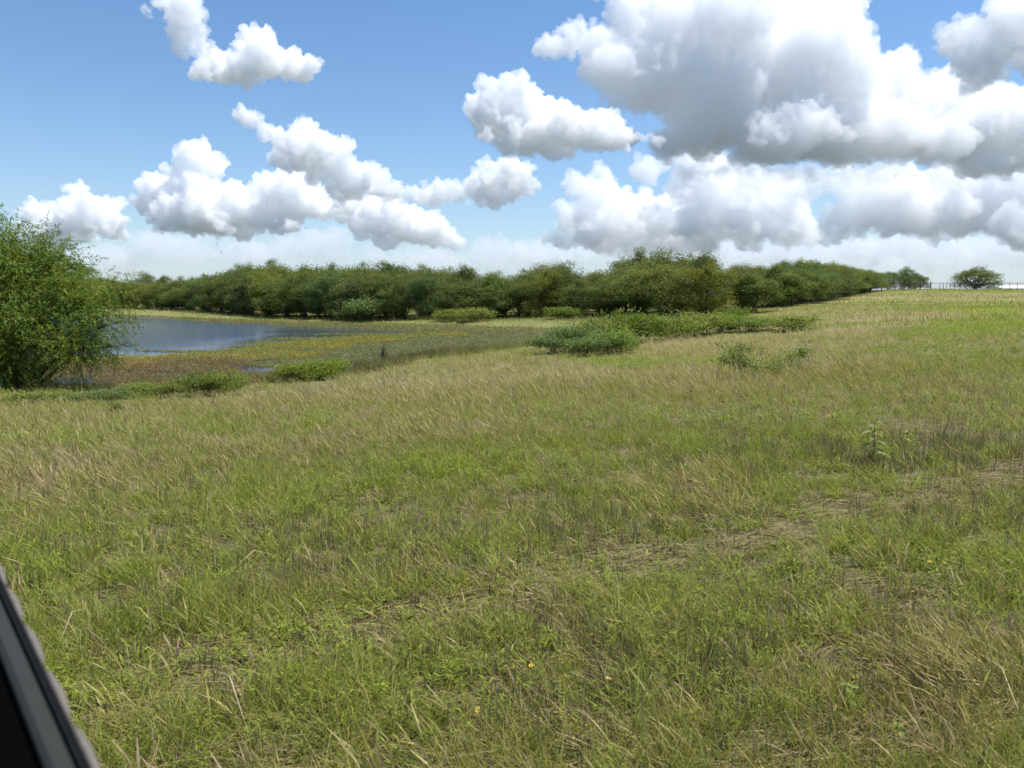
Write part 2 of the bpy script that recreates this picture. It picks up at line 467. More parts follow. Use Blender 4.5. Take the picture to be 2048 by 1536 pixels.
def mat_ground():
    m, nt, out = new_mat('soil_and_thatch')
    g = nt.nodes.new('ShaderNodeNewGeometry'); P = E(g.outputs['Position'])
    a = E.noise(P, 0.35, 5, 0.6); b = E.noise(P, 5.0, 5, 0.65); c = E.noise(E.v('MULTIPLY', P, (1.0, 2.2, 1.0)), 46.0, 5, 0.75)
    col = E.mix(E.smooth(a, 0.38, 0.62), (0.145, 0.122, 0.068), (0.180, 0.146, 0.095))
    col = E.mix(E.smooth(b, 0.45, 0.7), col, (0.120, 0.118, 0.048))
    col = E.mix(E.smooth(c, 0.52, 0.75), col, (0.28, 0.23, 0.155))
    at = nt.nodes.new('ShaderNodeAttribute'); at.attribute_name = 'cover'
    dist = E.v('LENGTH', P)
    col = E.mix(E.smooth(dist, 8.0, 60.0, 0.06, 0.85), col, E.v('MULTIPLY', E(at.outputs['Color']), (0.8, 0.8, 0.8)))
    col = E.mix(E.smooth(dist, 260.0, 700.0), col, (0.118, 0.135, 0.120))     # far country, tone set to throw light up onto the cloud bases
    bump = nt.nodes.new('ShaderNodeBump'); bump.inputs['Strength'].default_value = 0.8; bump.inputs['Distance'].default_value = 0.05
    E.put(bump.inputs['Height'], b * 0.6 + c * 0.4)
    principled(nt, out, Base_Color=col, Roughness=0.95, Normal=E(bump.outputs[0]), Specular_IOR_Level=0.1)
    return m

def mat_water():
    m, nt, out = new_mat('pond_water')
    g = nt.nodes.new('ShaderNodeNewGeometry'); P = E(g.outputs['Position'])
    wind = E.noise(E.v('MULTIPLY', P, (1.0, 1.0, 0.0)), 0.06, 2, 0.5)
    rip = E.noise(E.v('MULTIPLY', P, (1.0, 0.55, 0.0)), 2.6, 4, 0.65)
    sy = nt.nodes.new('ShaderNodeSeparateXYZ'); nt.links.new(P.s, sy.inputs[0])
    lee = E.smooth(E(sy.outputs[1]) + (wind - 0.5) * 16.0, 42.0, 52.0) * E.smooth(E(sy.outputs[0]) * -1.0 + (wind - 0.5) * 24.0, 19.0, 30.0)      # calm under the near bank, ruffled further out
    amp = E.m('MULTIPLY', lee, E.smooth(wind, 0.30, 0.55, 0.5, 1.0)) + 0.07
    bump = nt.nodes.new('ShaderNodeBump'); bump.inputs['Strength'].default_value = 1.0; bump.inputs['Distance'].default_value = 0.40
    E.put(bump.inputs['Height'], rip * amp)
    principled(nt, out, Base_Color=(0.022, 0.052, 0.105, 1), Roughness=0.06, Normal=E(bump.outputs[0]), IOR=1.33, Specular_IOR_Level=0.5)  # blue of the reflected sky is put into the base colour
    return m

ground = bpy.data.objects.new('ground', build_ground())
ground.data.materials.append(mat_ground()); ground['kind'] = 'structure'; COL.objects.link(ground)

def build_water():
    lo = POND.min(0) - 3; hi = POND.max(0) + 3
    me = bpy.data.meshes.new('pond')
    me.from_pydata([(lo[0], lo[1], WATER_Z), (hi[0], lo[1], WATER_Z), (hi[0], hi[1], WATER_Z), (lo[0], hi[1], WATER_Z)], [], [(0, 1, 2, 3)])
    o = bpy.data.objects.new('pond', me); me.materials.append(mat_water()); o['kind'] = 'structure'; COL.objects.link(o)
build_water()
# ---------------------------------------------------------------- plant materials
def mat_leaf(name, rough=0.5, transl=0.35, var=0.25, spec=0.3, hue=0.0, col=None):
    """leaf surface: colour of the plant between two shades, varied leaf by leaf ('shade' on the mesh)"""
    m, nt, out = new_mat(name)
    if True:
        oi = nt.nodes.new('ShaderNodeObjectInfo')
        base = E.mix(E(oi.outputs['Random']), col[0], col[1])
    b = nt.nodes.new('ShaderNodeAttribute'); b.attribute_name = 'leaf'
    sp = nt.nodes.new('ShaderNodeSeparateColor'); nt.links.new(b.outputs['Color'], sp.inputs[0])
    r, gch = E(sp.outputs[0]), E(sp.outputs[1])
    k = E.lin(r, 0, 1, 1 - var, 1 + var)
    c = E.v('MULTIPLY', base, E.xyz(k, k, k))
    # green channel: share of dry straw in this blade
    c = E.mix(gch, c, (0.36, 0.29, 0.16))
    d = nt.nodes.new('ShaderNodeBsdfPrincipled')
    nt.links.new(c.s, d.inputs['Base Color']); d.inputs['Roughness'].default_value = rough
    d.inputs['Specular IOR Level'].default_value = spec
    t = nt.nodes.new('ShaderNodeBsdfTranslucent')
    c2 = E.v('MULTIPLY', c, (1.15, 1.2, 0.6)); nt.links.new(c2.s, t.inputs[0])
    mx = nt.nodes.new('ShaderNodeMixShader'); mx.inputs[0].default_value = transl
    nt.links.new(d.outputs[0], mx.inputs[1]); nt.links.new(t.outputs[0], mx.inputs[2])
    nt.links.new(mx.outputs[0], out.inputs[0])
    return m

class Soup:
    """collects quads / tris with a per-face leaf colour"""
    def __init__(s): s.v = []; s.f = []; s.c = []
    def blade(s, base, tip_dir, length, width, curve, side, n=3, col=(0.5, 0, 0), head=0.0, tipcol=None):
        """a tapered strip from base along tip_dir, bending towards curve"""
        p = np.array(base, float); d = np.array(tip_dir, float); d /= np.linalg.norm(d)
        cv = np.array(curve, float); sd = np.array(side, float); i0 = len(s.v)
        seg = length / n
        for k in range(n + 1):
            t = k / n
            w = width * (1 - t) ** 0.7 if not head else width * (1 - 0.5 * t)
            if head and k >= n - 1: w = head * (1.0 if k == n - 1 else 0.25)
            if k == n and not head:
                s.v.append(tuple(p))
            else:
                s.v.append(tuple(p - sd * w * 0.5)); s.v.append(tuple(p + sd * w * 0.5))
            d = d + cv / n; d /= np.linalg.norm(d)
            p = p + d * seg
        for k in range(n):
            a = i0 + 2 * k
            cc = tipcol if (tipcol is not None and k >= n - 1) else col
            if k == n - 1 and not head: s.f.append((a, a + 1, a + 2))
            else: s.f.append((a, a + 1, a + 3, a + 2))
            s.c.append(cc)
    def leaf(s, p, along, nrm, L, W, col, fold=0.0):
        a = np.array(along, float); a /= np.linalg.norm(a)
        n = np.array(nrm, float); sd = np.cross(a, n); sd /= (np.linalg.norm(sd) + 1e-9)
        p = np.array(p, float); i = len(s.v); mid = p + a * L * 0.5
        n2 = np.cross(sd, a)
        s.v += [tuple(p), tuple(mid + sd * W * 0.5 + n2 * fold * W), tuple(p + a * L), tuple(mid - sd * W * 0.5 + n2 * fold * W)]
        s.f.append((i, i + 1, i + 2, i + 3)); s.c.append(col)
    def tube(s, pts, radii, sides=5, col=(0.5, 0, 0)):
        pts = [np.array(q, float) for q in pts]; i0 = len(s.v); n = len(pts)
        for k, p in enumerate(pts):
            d = pts[min(k + 1, n - 1)] - pts[max(k - 1, 0)]; d /= (np.linalg.norm(d) + 1e-9)
            ref = np.array((0, 0, 1.0)) if abs(d[2]) < 0.9 else np.array((1.0, 0, 0))
            e1 = np.cross(d, ref); e1 /= np.linalg.norm(e1); e2 = np.cross(d, e1)
            for q in range(sides):
                a = 2 * math.pi * q / sides
                s.v.append(tuple(p + (e1 * math.cos(a) + e2 * math.sin(a)) * radii[k]))
        for k in range(n - 1):
            for q in range(sides):
                a = i0 + k * sides + q; b = i0 + k * sides + (q + 1) % sides
                s.f.append((a, b, b + sides, a + sides)); s.c.append(col)
        s.f.append(tuple(i0 + q for q in range(sides))[::-1]); s.c.append(col)
        s.f.append(tuple(i0 + (n - 1) * sides + q for q in range(sides))); s.c.append(col)
    def mesh(s, name, mat, smooth=False):
        me = bpy.data.meshes.new(name); me.from_pydata(s.v, [], s.f)
        at = me.attributes.new('leaf', 'FLOAT_COLOR', 'FACE')
        c = np.ones((len(s.f), 4), np.float32); c[:, :3] = np.array(s.c, np.float32)
        at.data.foreach_set('color', c.ravel())
        if smooth: me.polygons.foreach_set('use_smooth', np.ones(len(me.polygons), bool))
        me.materials.append(mat); me.update()
        return me

R = random.uniform
def rdir(a): return np.array((math.cos(a), math.sin(a), 0.0))

def mat_blades():
    m, nt, out = new_mat('grass_blade')
    a = nt.nodes.new('ShaderNodeAttribute'); a.attribute_name = 'tint'
    c = E(a.outputs['Color'])
    d = nt.nodes.new('ShaderNodeBsdfPrincipled')
    nt.links.new(c.s, d.inputs['Base Color']); d.inputs['Roughness'].default_value = 0.5; d.inputs['Specular IOR Level'].default_value = 0.12
    t = nt.nodes.new('ShaderNodeBsdfTranslucent'); c2 = E.v('MULTIPLY', c, (1.1, 1.15, 0.7)); nt.links.new(c2.s, t.inputs[0])
    mx = nt.nodes.new('ShaderNodeMixShader'); mx.inputs[0].default_value = 0.38
    nt.links.new(d.outputs[0], mx.inputs[1]); nt.links.new(t.outputs[0], mx.inputs[2]); nt.links.new(mx.outputs[0], out.inputs[0])
    return m
BLADES = mat_blades()

# ---------------------------------------------------------------- fields of blades, made with arrays
class Field:
    """collects quads (n,4,3) with one colour each; becomes one mesh"""
    def __init__(s): s.q = []; s.c = []
    def quads(s, q, c): s.q.append(q.astype(np.float32)); s.c.append(c.astype(np.float32))
    def blades(s, P, D, L, W, CV, SD, m, col, tip=None, head=None):
        D = D / np.linalg.norm(D, axis=1, keepdims=True); p = P.copy(); seg = (L / m)[:, None]
        prev = None
        for k in range(m + 1):
            t = k / m
            w = W * (1 - t) ** 0.7 + 0.0004
            if head is not None:
                w = W * (1 - 0.5 * t)
                if k >= m - 1: w = head * (1.0 if k == m - 1 else 0.3)
            a, b = p - SD * w[:, None] * 0.5, p + SD * w[:, None] * 0.5
            if prev is not None:
                cc = tip if (tip is not None and k == m) else col
                s.quads(np.stack((prev[0], prev[1], b, a), 1), cc)
            prev = (a, b)
            D = D + CV / m; D = D / np.linalg.norm(D, axis=1, keepdims=True)
            p = p + D * seg
        return p
    def leaves(s, P, A, N, L, W, col):
        A = A / np.linalg.norm(A, axis=1, keepdims=True)
        S = np.cross(A, N); S /= (np.linalg.norm(S, axis=1, keepdims=True) + 1e-9)
        U = np.cross(S, A)
        mid = P + A * L[:, None] * 0.45 + U * (W * 0.15)[:, None]
        s.quads(np.stack((P, mid + S * W[:, None] * 0.5, P + A * L[:, None], mid - S * W[:, None] * 0.5), 1), col)
    def mesh(s, name, mat):
        q = np.concatenate(s.q); c = np.concatenate(s.c); n = len(q)
        me = bpy.data.meshes.new(name)
        me.vertices.add(n * 4); me.vertices.foreach_set('co', q.ravel())
        me.loops.add(n * 4); me.loops.foreach_set('vertex_index', np.arange(n * 4, dtype=np.int32))
        me.polygons.add(n); me.polygons.foreach_set('loop_start', np.arange(0, n * 4, 4, dtype=np.int32))
        me.update(calc_edges=True)
        at = me.attributes.new('tint', 'FLOAT_COLOR', 'FACE'); c4 = np.ones((n, 4), np.float32); c4[:, :3] = c
        at.data.foreach_set('color', c4.ravel())
        me.materials.append(mat)
        return me
    def stuff(s, name, label, cat, mat):
        o = bpy.data.objects.new(name, s.mesh(name, mat)); COL.objects.link(o)
        o['kind'] = 'stuff'; o['label'] = label; o['category'] = cat
        print(name, 2 * sum(len(k) for k in s.q))
        return o

# ---------------------------------------------------------------- the meadow
def ell(uv, L):
    w = np.zeros(len(uv))
    for (u, v, ru, rv, a) in L:
        w = np.maximum(w, a * np.exp(-1.2 * (((uv[:, 0] - u) / ru) ** 2 + ((uv[:, 1] - v) / rv) ** 2)))
    return w
Z_TALL = [(1360, 692, 300, 30, 1), (1520, 668, 230, 16, 1), (850, 790, 320, 45, .85), (1150, 772, 200, 35, .95), (1400, 772, 170, 38, 1), (560, 812, 220, 34, .6), (1650, 745, 420, 40, .65), (1000, 730, 160, 25, .6),
 (200, 860, 300, 50, .30), (600, 880, 420, 50, .28), (950, 860, 260, 50, .35), (1980, 690, 120, 12, .6), (1800, 800, 300, 30, .35), (1430, 1000, 150, 60, .55), (1960, 1370, 150, 90, .6), (80, 960, 250, 60, .35)]
Z_FORB = [(1330, 728, 150, 22, 1.2), (1960, 662, 130, 22, 1), (1900, 722, 190, 32, .8), (1980, 620, 110, 8, .9), (1010, 940, 270, 55, .75), (560, 1040, 430, 100, .6), (1480, 890, 230, 50, .7), (1800, 960, 260, 55, .7), (1480, 1250, 520, 170, .8), (900, 1360, 460, 180, .75), (1900, 1150, 300, 120, .6), (250, 1180, 300, 120, .5), (1450, 1060, 120, 45, .6)]
Z_STALK = [(1500, 930, 140, 38, 1), (1760, 925, 230, 34, 1), (1930, 890, 170, 44, 1), (1540, 835, 110, 22, .8), (1890, 800, 160, 30, .6), (650, 1130, 560, 110, .20), (180, 1230, 240, 130, .26), (1200, 1060, 200, 60, .4), (450, 960, 400, 50, .10), (1300, 1350, 700, 150, .2), (1950, 1060, 200, 50, .5)]
Z_PALE = [(1400, 700, 290, 26, 1.3), (1570, 672, 220, 16, 1.3), (900, 775, 220, 26, .7), (1150, 765, 120, 22, .6), (1450, 775, 120, 22, .5)]
TRACK = [(-100, 1520), (60, 1470), (250, 1395), (420, 1345), (560, 1310), (760, 1255), (1000, 1203), (1280, 1135), (1500, 1085), (1700, 1022), (1900, 980), (2100, 935)]
def track_w(uv):
    best = np.full(len(uv), 1e9)
    for (a, b) in zip(TRACK[:-1], TRACK[1:]):
        ax, ay = a; ex, ey = b[0] - ax, b[1] - ay
        t = np.clip(((uv[:, 0] - ax) * ex + (uv[:, 1] - ay) * ey * 4) / (ex * ex + ey * ey * 4), 0, 1)
        hw = 0.058 * (uv[:, 1] - 560)
        d = np.hypot((uv[:, 0] - ax - t * ex) / 3, uv[:, 1] - ay - t * ey) / np.maximum(hw, 4)
        best = np.minimum(best, d)
    return np.exp(-best ** 2)
SHOULDER = [(400, 1345, 260, 45, .9), (1660, 1325, 60, 28, .9), (1650, 955, 90, 12, .9), (1300, 1130, 140, 30, .6), (1450, 1010, 120, 45, .5), (1960, 1400, 140, 90, .5)]

GB = np.array((0.290, 0.332, 0.042)); GM = np.array((0.215, 0.250, 0.050)); GO = np.array((0.340, 0.315, 0.085)); GD = np.array((0.150, 0.215, 0.045))
ST = np.array((0.45, 0.355, 0.18)); PK = np.array((0.41, 0.292, 0.185)); DK = np.array((0.150, 0.112, 0.100)); OL = np.array((0.385, 0.345, 0.135)); GY = np.array((0.275, 0.222, 0.135))
def lerp(a, b, t): return a[None] * (1 - t[:, None]) + b[None] * t[:, None] if a.ndim == 1 else a * (1 - t[:, None]) + b * t[:, None]


U = lambda a, b, n: rng.uniform(a, b, n)
def circ(n, h=1.0):
    a = U(0, 2 * math.pi, n); return np.stack((np.cos(a) * h, np.sin(a) * h, np.zeros(n)), 1)
def vec(x, y, z, n): 
    o = np.zeros((n, 3)); o[:, 0] = x; o[:, 1] = y; o[:, 2] = z; return o
UP = np.array((0, 0, 1.0))
def jit(t, n, s=0.34): return t * rng.uniform(1 - s, 1 + s, (n, 1)) * rng.uniform(0.93, 1.07, (n, 3))
def wedge(r0, r1, n, half=None):
    half = half or (56.0 if r1 <= 12 else 47.0)
    r = np.sqrt(rng.random(n) * (r1 * r1 - r0 * r0) + r0 * r0); a = np.radians(U(-half, half, n))
    return np.stack((np.sin(a) * r, np.cos(a) * r), 1)
def clustered(r0, r1, n, per, rad):
    """tufts: 'per' blades round each of n/per centres"""
    c = wedge(r0, r1, max(1, n // per))
    xy = np.repeat(c, per, 0); k = len(xy)
    return xy + circ(k)[:, :2] * (rad * np.sqrt(rng.random(k)))[:, None], np.repeat(np.arange(len(c)), per)

def zone_w(xy, uv):
    nz = np.clip((fbm(xy[:, 0] * 0.8, xy[:, 1] * 0.8) - 0.5) * 1.5 + 0.5, 0, 1); nf = np.clip((fbm(xy[:, 0] * 0.22 + 31, xy[:, 1] * 0.22 + 7) - 0.5) * 1.4 + 0.5, 0, 1); nn = np.clip((fbm(xy[:, 0] * 2.7 + 3, xy[:, 1] * 2.7) - 0.5) * 1.5 + 0.5, 0, 1)
    wob = (nz - 0.5) * 1.3
    wT = np.clip(ell(uv, Z_TALL) * (0.45 + 0.5 * nz + 0.65 * nf) + wob * 0.25 * (uv[:, 1] < 900), 0, 1); wF = np.clip(ell(uv, Z_FORB) + wob * 0.7, 0, 1)
    wK = np.clip(ell(uv, Z_STALK) * (0.6 + 2.2 * (nn - 0.4)), 0, 1); wS = np.clip(np.maximum(track_w(uv) * (0.85 + 0.5 * nz), ell(uv, SHOULDER)) + (nn - 0.5) * 0.9, 0, 1)
    return nz, nf, nn, wT, wF, wK, wS
def cover(xy):
    """colour of the plant cover seen from afar"""
    P = np.column_stack((xy, height(xy))); uv = to_pix(P)
    nz, nf, nn, wT, wF, wK, wS = zone_w(xy, uv)
    band = fbm(xy[:, 0] * 0.05 + 3, xy[:, 1] * 0.16 + 8)
    t = lerp(GM, OL, np.clip(band * 2.2 - 0.8, 0, 0.85)); t = lerp(t, PK, np.clip(nf * 2.4 - 1.15, 0, 0.6)); t = lerp(t, GB, np.clip(wF, 0, 1)); t = lerp(t, ST, wT * 0.45)
    bank = np.exp(-((poly_sd(xy, POND) + 3.0) / 5.0) ** 2) * (xy[:, 1] > 45)
    t = lerp(t, np.array((0.27, 0.275, 0.095)), bank * 0.8)
    return t, bank

short, weeds, straw, spikes, tall, hill = (Field() for _ in range(6))
for (r0, r1, n, wid, m) in ((1.2, 5.5, 150000, 1.15, 2), (5.5, 12, 190000, 1.4, 2), (12, 22, 110000, 2.1, 2), (22, 42, 110000, 3.3, 2)):
    per = 14 if r0 < 12 else 10
    xy, tuft = clustered(r0, r1, n, per, 0.09 if r0 < 12 else 0.22)
    z = height(xy); P = np.column_stack((xy, z)); uv = to_pix(P)
    keep = (poly_sd(xy, POND) < 0.1) & (ell(uv, [(1655, 1322, 62, 26, 1), (1648, 956, 80, 10, .9), (1690, 1345, 30, 14, .9)]) < rng.uniform(0.3, 0.75, len(xy))); xy, P, uv, tuft = xy[keep], P[keep], uv[keep], tuft[keep]
    nz, nf, nn, wT, wF, wK, wS = zone_w(xy, uv)
    n = len(P); mid = r0 >= 12
    rt = rng.random(tuft.max() + 1)[tuft]                       # one draw per tuft decides its kind
    w = np.stack((0.95 * wT + 0.05, (0.5 + 0.6 * mid) * wF * (1 - wT), 0.11 + 1.1 * wS, 0.9 * wK, 0.60 * (1 - 0.7 * wS)), 1); w /= w.sum(1, keepdims=True)
    kind = (rt[:, None] > np.cumsum(w, 1)).sum(1)
    # --- short green grass
    s = kind >= 4; k = s.sum(); o = circ(k)
    hgt = (U(0.07, 0.32, k) if not mid else U(0.14, 0.40, k)) * (1 - 0.4 * wS[s]) * (0.7 + 0.7 * nz[s])
    c = lerp(lerp(GB, GO, np.clip(nf[s] * 2 - 0.6, 0, 0.9)), GM, rng.random(k) * 0.5 + 0.4 * (nn[s] > 0.55))
    if mid: c = lerp(c, OL, np.clip(nz[s] * 1.8 - 0.6, 0, 0.7))
    dry = rng.random(k) < 0.18; c[dry] = lerp(c[dry], ST, U(0.3, 0.9, dry.sum()))
    short.blades(P[s] - UP * 0.01, UP + o * U(0.1, 0.7, k)[:, None] + vec(-0.15, 0, 0, k), hgt, U(0.003, 0.0065, k) * wid, o * U(0, 1.0, k)[:, None] + vec(-0.15, 0, -0.5, k) * U(0, 1, k)[:, None], circ(k), m if r0 < 20 else 1, jit(c, k))
    # --- leafy weeds: little stems with lance leaves
    s = np.where(kind == 1)[0]; s = s[:: (2 if not mid else 1)]; k = len(s); hh = (U(0.05, 0.15, k) if not mid else U(0.10, 0.28, k)); tl = circ(k) * U(0, 0.5, k)[:, None] + UP
    nl = 5 if not mid else 4
    for j in range(nl):
        Pj = P[s] + tl * (hh * (j + 0.6) / nl)[:, None]
        weeds.leaves(Pj, circ(k) + UP * U(0.0, 0.9, k)[:, None], UP + circ(k) * 0.4, U(0.03, 0.075, k) * (1 + 0.35 * (wid - 1)), U(0.005, 0.011, k) * wid, jit(lerp(GB, GD if mid else GM, rng.random(k) * 0.8), k))
    # --- straw lying flat
    s = kind == 2; k = s.sum(); a = rng.normal(0.25, 0.5, k) + math.pi * (rng.random(k) < 0.5)
    d = np.stack((np.cos(a), np.sin(a), U(-0.06, 0.30, k)), 1)
    straw.blades(P[s] + UP * U(0.0, 0.05, k)[:, None], d, U(0.12, 0.4, k), U(0.003, 0.006, k) * wid, vec(0, 0, -0.35, k) + circ(k) * 0.3, np.cross(d, UP) + UP * U(-.6, .6, k)[:, None], 2, jit(lerp(lerp(GY, ST, rng.random(k)), GO, (rng.random(k) < 0.3) * 0.7) * (1 - 0.25 * (rng.random((k, 1)) < 0.3)), k, 0.3))
    # --- dead dark spikes
    s = np.where(kind == 3)[0]; s = s[:: (1 if not mid else 2)]; k = len(s)
    spikes.blades(P[s], UP + circ(k) * U(0, 0.22, k)[:, None], U(0.10, 0.25, k), U(0.0045, 0.007, k) * wid * 0.85, circ(k) * 0.12, circ(k), 2, jit(lerp(DK, np.array((0.25, 0.185, 0.15)), rng.random(k)), k))
    # --- tall grass laid over by the wind, pale seed heads
    s = np.where(kind == 0)[0]; k = len(s); o = circ(k)
    c = lerp(lerp(OL, GM, np.clip(1.3 - 2 * nf[s], 0, 1) * 0.8), PK, np.clip(nn[s] * 2.4 - 0.9, 0, 0.9)); c = lerp(c, GO, (rng.random(k) < 0.35) * 0.85)
    pale = np.clip(ell(uv[s], Z_PALE) * (0.5 + nn[s]), 0, 1) * (rng.random(k) < 0.8); c = lerp(c, ST * 1.05, pale * 0.75)
    tc = lerp(lerp(c, ST * 1.12, 0.35 + 0.6 * wT[s]), PK, np.clip(nn[s] * 2.4 - 0.8, 0, 1) * (1 - pale)); tc = lerp(tc, np.array((0.60, 0.50, 0.32)), pale * 0.8)
    ln = U(0.22, 0.66, k) * (0.55 + 0.5 * wT[s]) * (0.85 if not mid else 1.0) * (1 + 0.2 * pale)
    hd = np.where(rng.random(k) < 0.40, 0.012, 0.004) * (0.7 + 0.3 * wid)
    tall.blades(P[s] - UP * 0.01, UP + o * U(0.05, 0.6, k)[:, None] + vec(-0.36, 0.05, 0, k) * U(0.1, 1.5, k)[:, None], ln, U(0.003, 0.0055, k) * wid, vec(-0.70, 0.05, -0.25, k) * U(0.0, 1.7, k)[:, None] + o * U(0, 0.6, k)[:, None], circ(k), 3, jit(c, k), jit(tc, k), hd)
# --- lush tufts of broad arching blades
c = wedge(1.5, 16, 2600, 52.0); cu = to_pix(np.column_stack((c, height(c)))); nzc = zone_w(c, cu)
c = c[(np.maximum(nzc[4] * (1 - nzc[6]), 0.15) * (0.4 + nzc[2]) > rng.random(len(c)) * 0.9)]; per = 34
xy = np.repeat(c, per, 0); k = len(xy); o = circ(k); sz = np.repeat(U(0.6, 1.25, len(c)), per); cc = np.repeat(lerp(GB, GD, rng.random(len(c)) * 0.7), per, 0)
xy = xy + o[:, :2] * (U(0, 0.07, k) * sz)[:, None]; P = np.column_stack((xy, height(xy)))
short.blades(P - UP * 0.01, UP + o * U(0.15, 0.9, k)[:, None], U(0.12, 0.34, k) * sz, U(0.006, 0.011, k), o * U(0.3, 1.1, k)[:, None] + vec(0, 0, -0.8, k) * U(0.2, 1, k)[:, None], np.cross(o, UP) + circ(k) * 0.4, 3, jit(cc, k))
for (r0, r1, n, wid, hs) in ((42, 85, 110000, 0.040, 1.0), (85, 180, 120000, 0.075, 1.0)):
    xy = wedge(r0, r1, n); keep = poly_sd(xy, POND) < 0.1; xy = xy[keep]
    P = np.column_stack((xy, height(xy))); n = len(P); t, bank = cover(xy)
    nzz = fbm(xy[:, 0] * 0.6 + 4, xy[:, 1] * 0.6)
    o = circ(n); hgt = U(0.14, 0.42, n) * (0.6 + 0.8 * nzz) * (1 + 0.6 * bank)
    hill.blades(P - UP * 0.02, UP + o * U(0, 0.6, n)[:, None] + vec(-0.3, 0, 0, n), hgt, U(0.6, 1.4, n) * wid, o * 0.4 + vec(-0.3, 0, -0.3, n), circ(n), 1, jit(t, n, 0.33))
short.stuff('short_grass', 'short green grass of the near meadow', 'grass', BLADES)
weeds.stuff('leafy_weeds', 'low bright green leafy weeds between the grass', 'weeds', BLADES)
straw.stuff('dry_straw', 'dry flattened straw lying in the wheel track', 'straw', BLADES)
spikes.stuff('dead_flower_spikes', 'dark purple-brown dead flower spikes standing in the grass', 'weeds', BLADES)
tall.stuff('windblown_grass', 'tall tan grass laid over by the wind above the pond', 'grass', BLADES)
hill.stuff('hillside_grass', 'tan and green grass of the far hillside and far bank', 'grass', BLADES)

# the ground under the grass takes the colour of its cover
_co = np.empty(len(ground.data.vertices) * 3, np.float32); ground.data.vertices.foreach_get('co', _co); _co = _co.reshape(-1, 3)
_t, _b = cover(_co[:, :2].astype(float))
_at = ground.data.attributes.new('cover', 'FLOAT_COLOR', 'POINT'); _c4 = np.ones((len(_co), 4), np.float32); _c4[:, :3] = _t; _at.data.foreach_set('color', _c4.ravel())
# ---------------------------------------------------------------- pond plants
marsh_y, marsh_r, pads, sedge = (Field() for _ in range(4))
def pond_pts(n, y0, y1):
    r = np.exp(U(math.log(y0), math.log(y1), n)); a = np.radians(U(-46, 12, n))
    return np.stack((np.sin(a) * r, np.cos(a) * r), 1)
xy = np.concatenate((pond_pts(420000, 24, 60), pond_pts(240000, 55, 150)))
sp = poly_sd(xy, POND); so = -poly_sd(xy, OPEN)
keep = (sp > -0.3) & (so > -1.5); xy, sp, so = xy[keep], sp[keep], so[keep]
P = np.column_stack((xy, np.full(len(xy), WATER_Z))); uv = to_pix(P); n = len(P)
nz = fbm(xy[:, 0] * 0.35 + 2, xy[:, 1] * 0.35); nf = fbm(xy[:, 0] * 1.6, xy[:, 1] * 1.6 + 5)
edge = so + (nz - 0.5) * 7 + (nf - 0.5) * 3
far = sp < 14 * (xy[:, 1] > 62)                      # the rim of the far shore
dist = np.hypot(xy[:, 0], xy[:, 1]); big = np.clip(dist / 34.0, 0.8, 3.0)
yel = (edge > 0.2) & (edge < 5.2) & ~far | (far & (edge > 0.0))
red = (edge >= 5.2 - 2 * (uv[:, 0] < 480)) & (uv[:, 0] < 520 + (nz - 0.5) * 300) & ~far & (nf > 0.36) & (ell(uv, [(150, 768, 70, 9, 1), (330, 752, 60, 5, .8), (520, 742, 60, 9, .8)]) < 0.45 + (nf - 0.5))
lily = (edge >= 4.5) & ~red & ~far & (ell(uv, [(150, 768, 70, 9, 1), (330, 752, 60, 5, .8), (520, 742, 60, 9, .8)]) < 0.45 + (nf - 0.5))
Y1, Y2, Y3 = np.array((0.33, 0.265, 0.052)), np.array((0.235, 0.235, 0.060)), np.array((0.30, 0.195, 0.070))
R1, R2 = np.array((0.245, 0.148, 0.080)), np.array((0.24, 0.19, 0.085))
def herb(F, s, c, h0, h1, L0, L1, reps=1):
    s = np.where(s)[0]
    for _ in range(reps):
        k = len(s)
        if not k: return
        Q = P[s] + circ(k) * (U(0, 0.12, k) * big[s])[:, None] + UP * (U(h0, h1, k))[:, None]
        F.leaves(Q, circ(k) + UP * U(0.0, 1.1, k)[:, None], UP + circ(k) * 0.7, U(L0, L1, k) * big[s], U(L0, L1, k) * 0.42 * big[s], jit(c[s], k))
cy = lerp(lerp(Y1, Y2, np.clip(nz * 2.4 - 0.7, 0, 1)), Y3, np.clip(edge / 5 - 0.5, 0, 1) * (uv[:, 0] < 520)); cy = lerp(cy, np.array((0.21, 0.19, 0.075)), far * 0.8)
herb(marsh_y, yel & (rng.random(n) < 0.75), cy, 0.02, 0.22, 0.06, 0.11)
cr = lerp(R1, R2, np.clip(nf * 2 - 0.4, 0, 1))
herb(marsh_r, red & (rng.random(n) < 0.8), cr, 0.02, 0.20, 0.06, 0.11)
s = np.where(red & (rng.random(n) < 0.25))[0]; k = len(s)
marsh_r.blades(P[s], UP + circ(k) * 0.3, U(0.1, 0.35, k), U(0.008, 0.016, k) * big[s], circ(k) * 0.3, circ(k), 2, jit(lerp(R1, GY, rng.random(k) * 0.6), k))
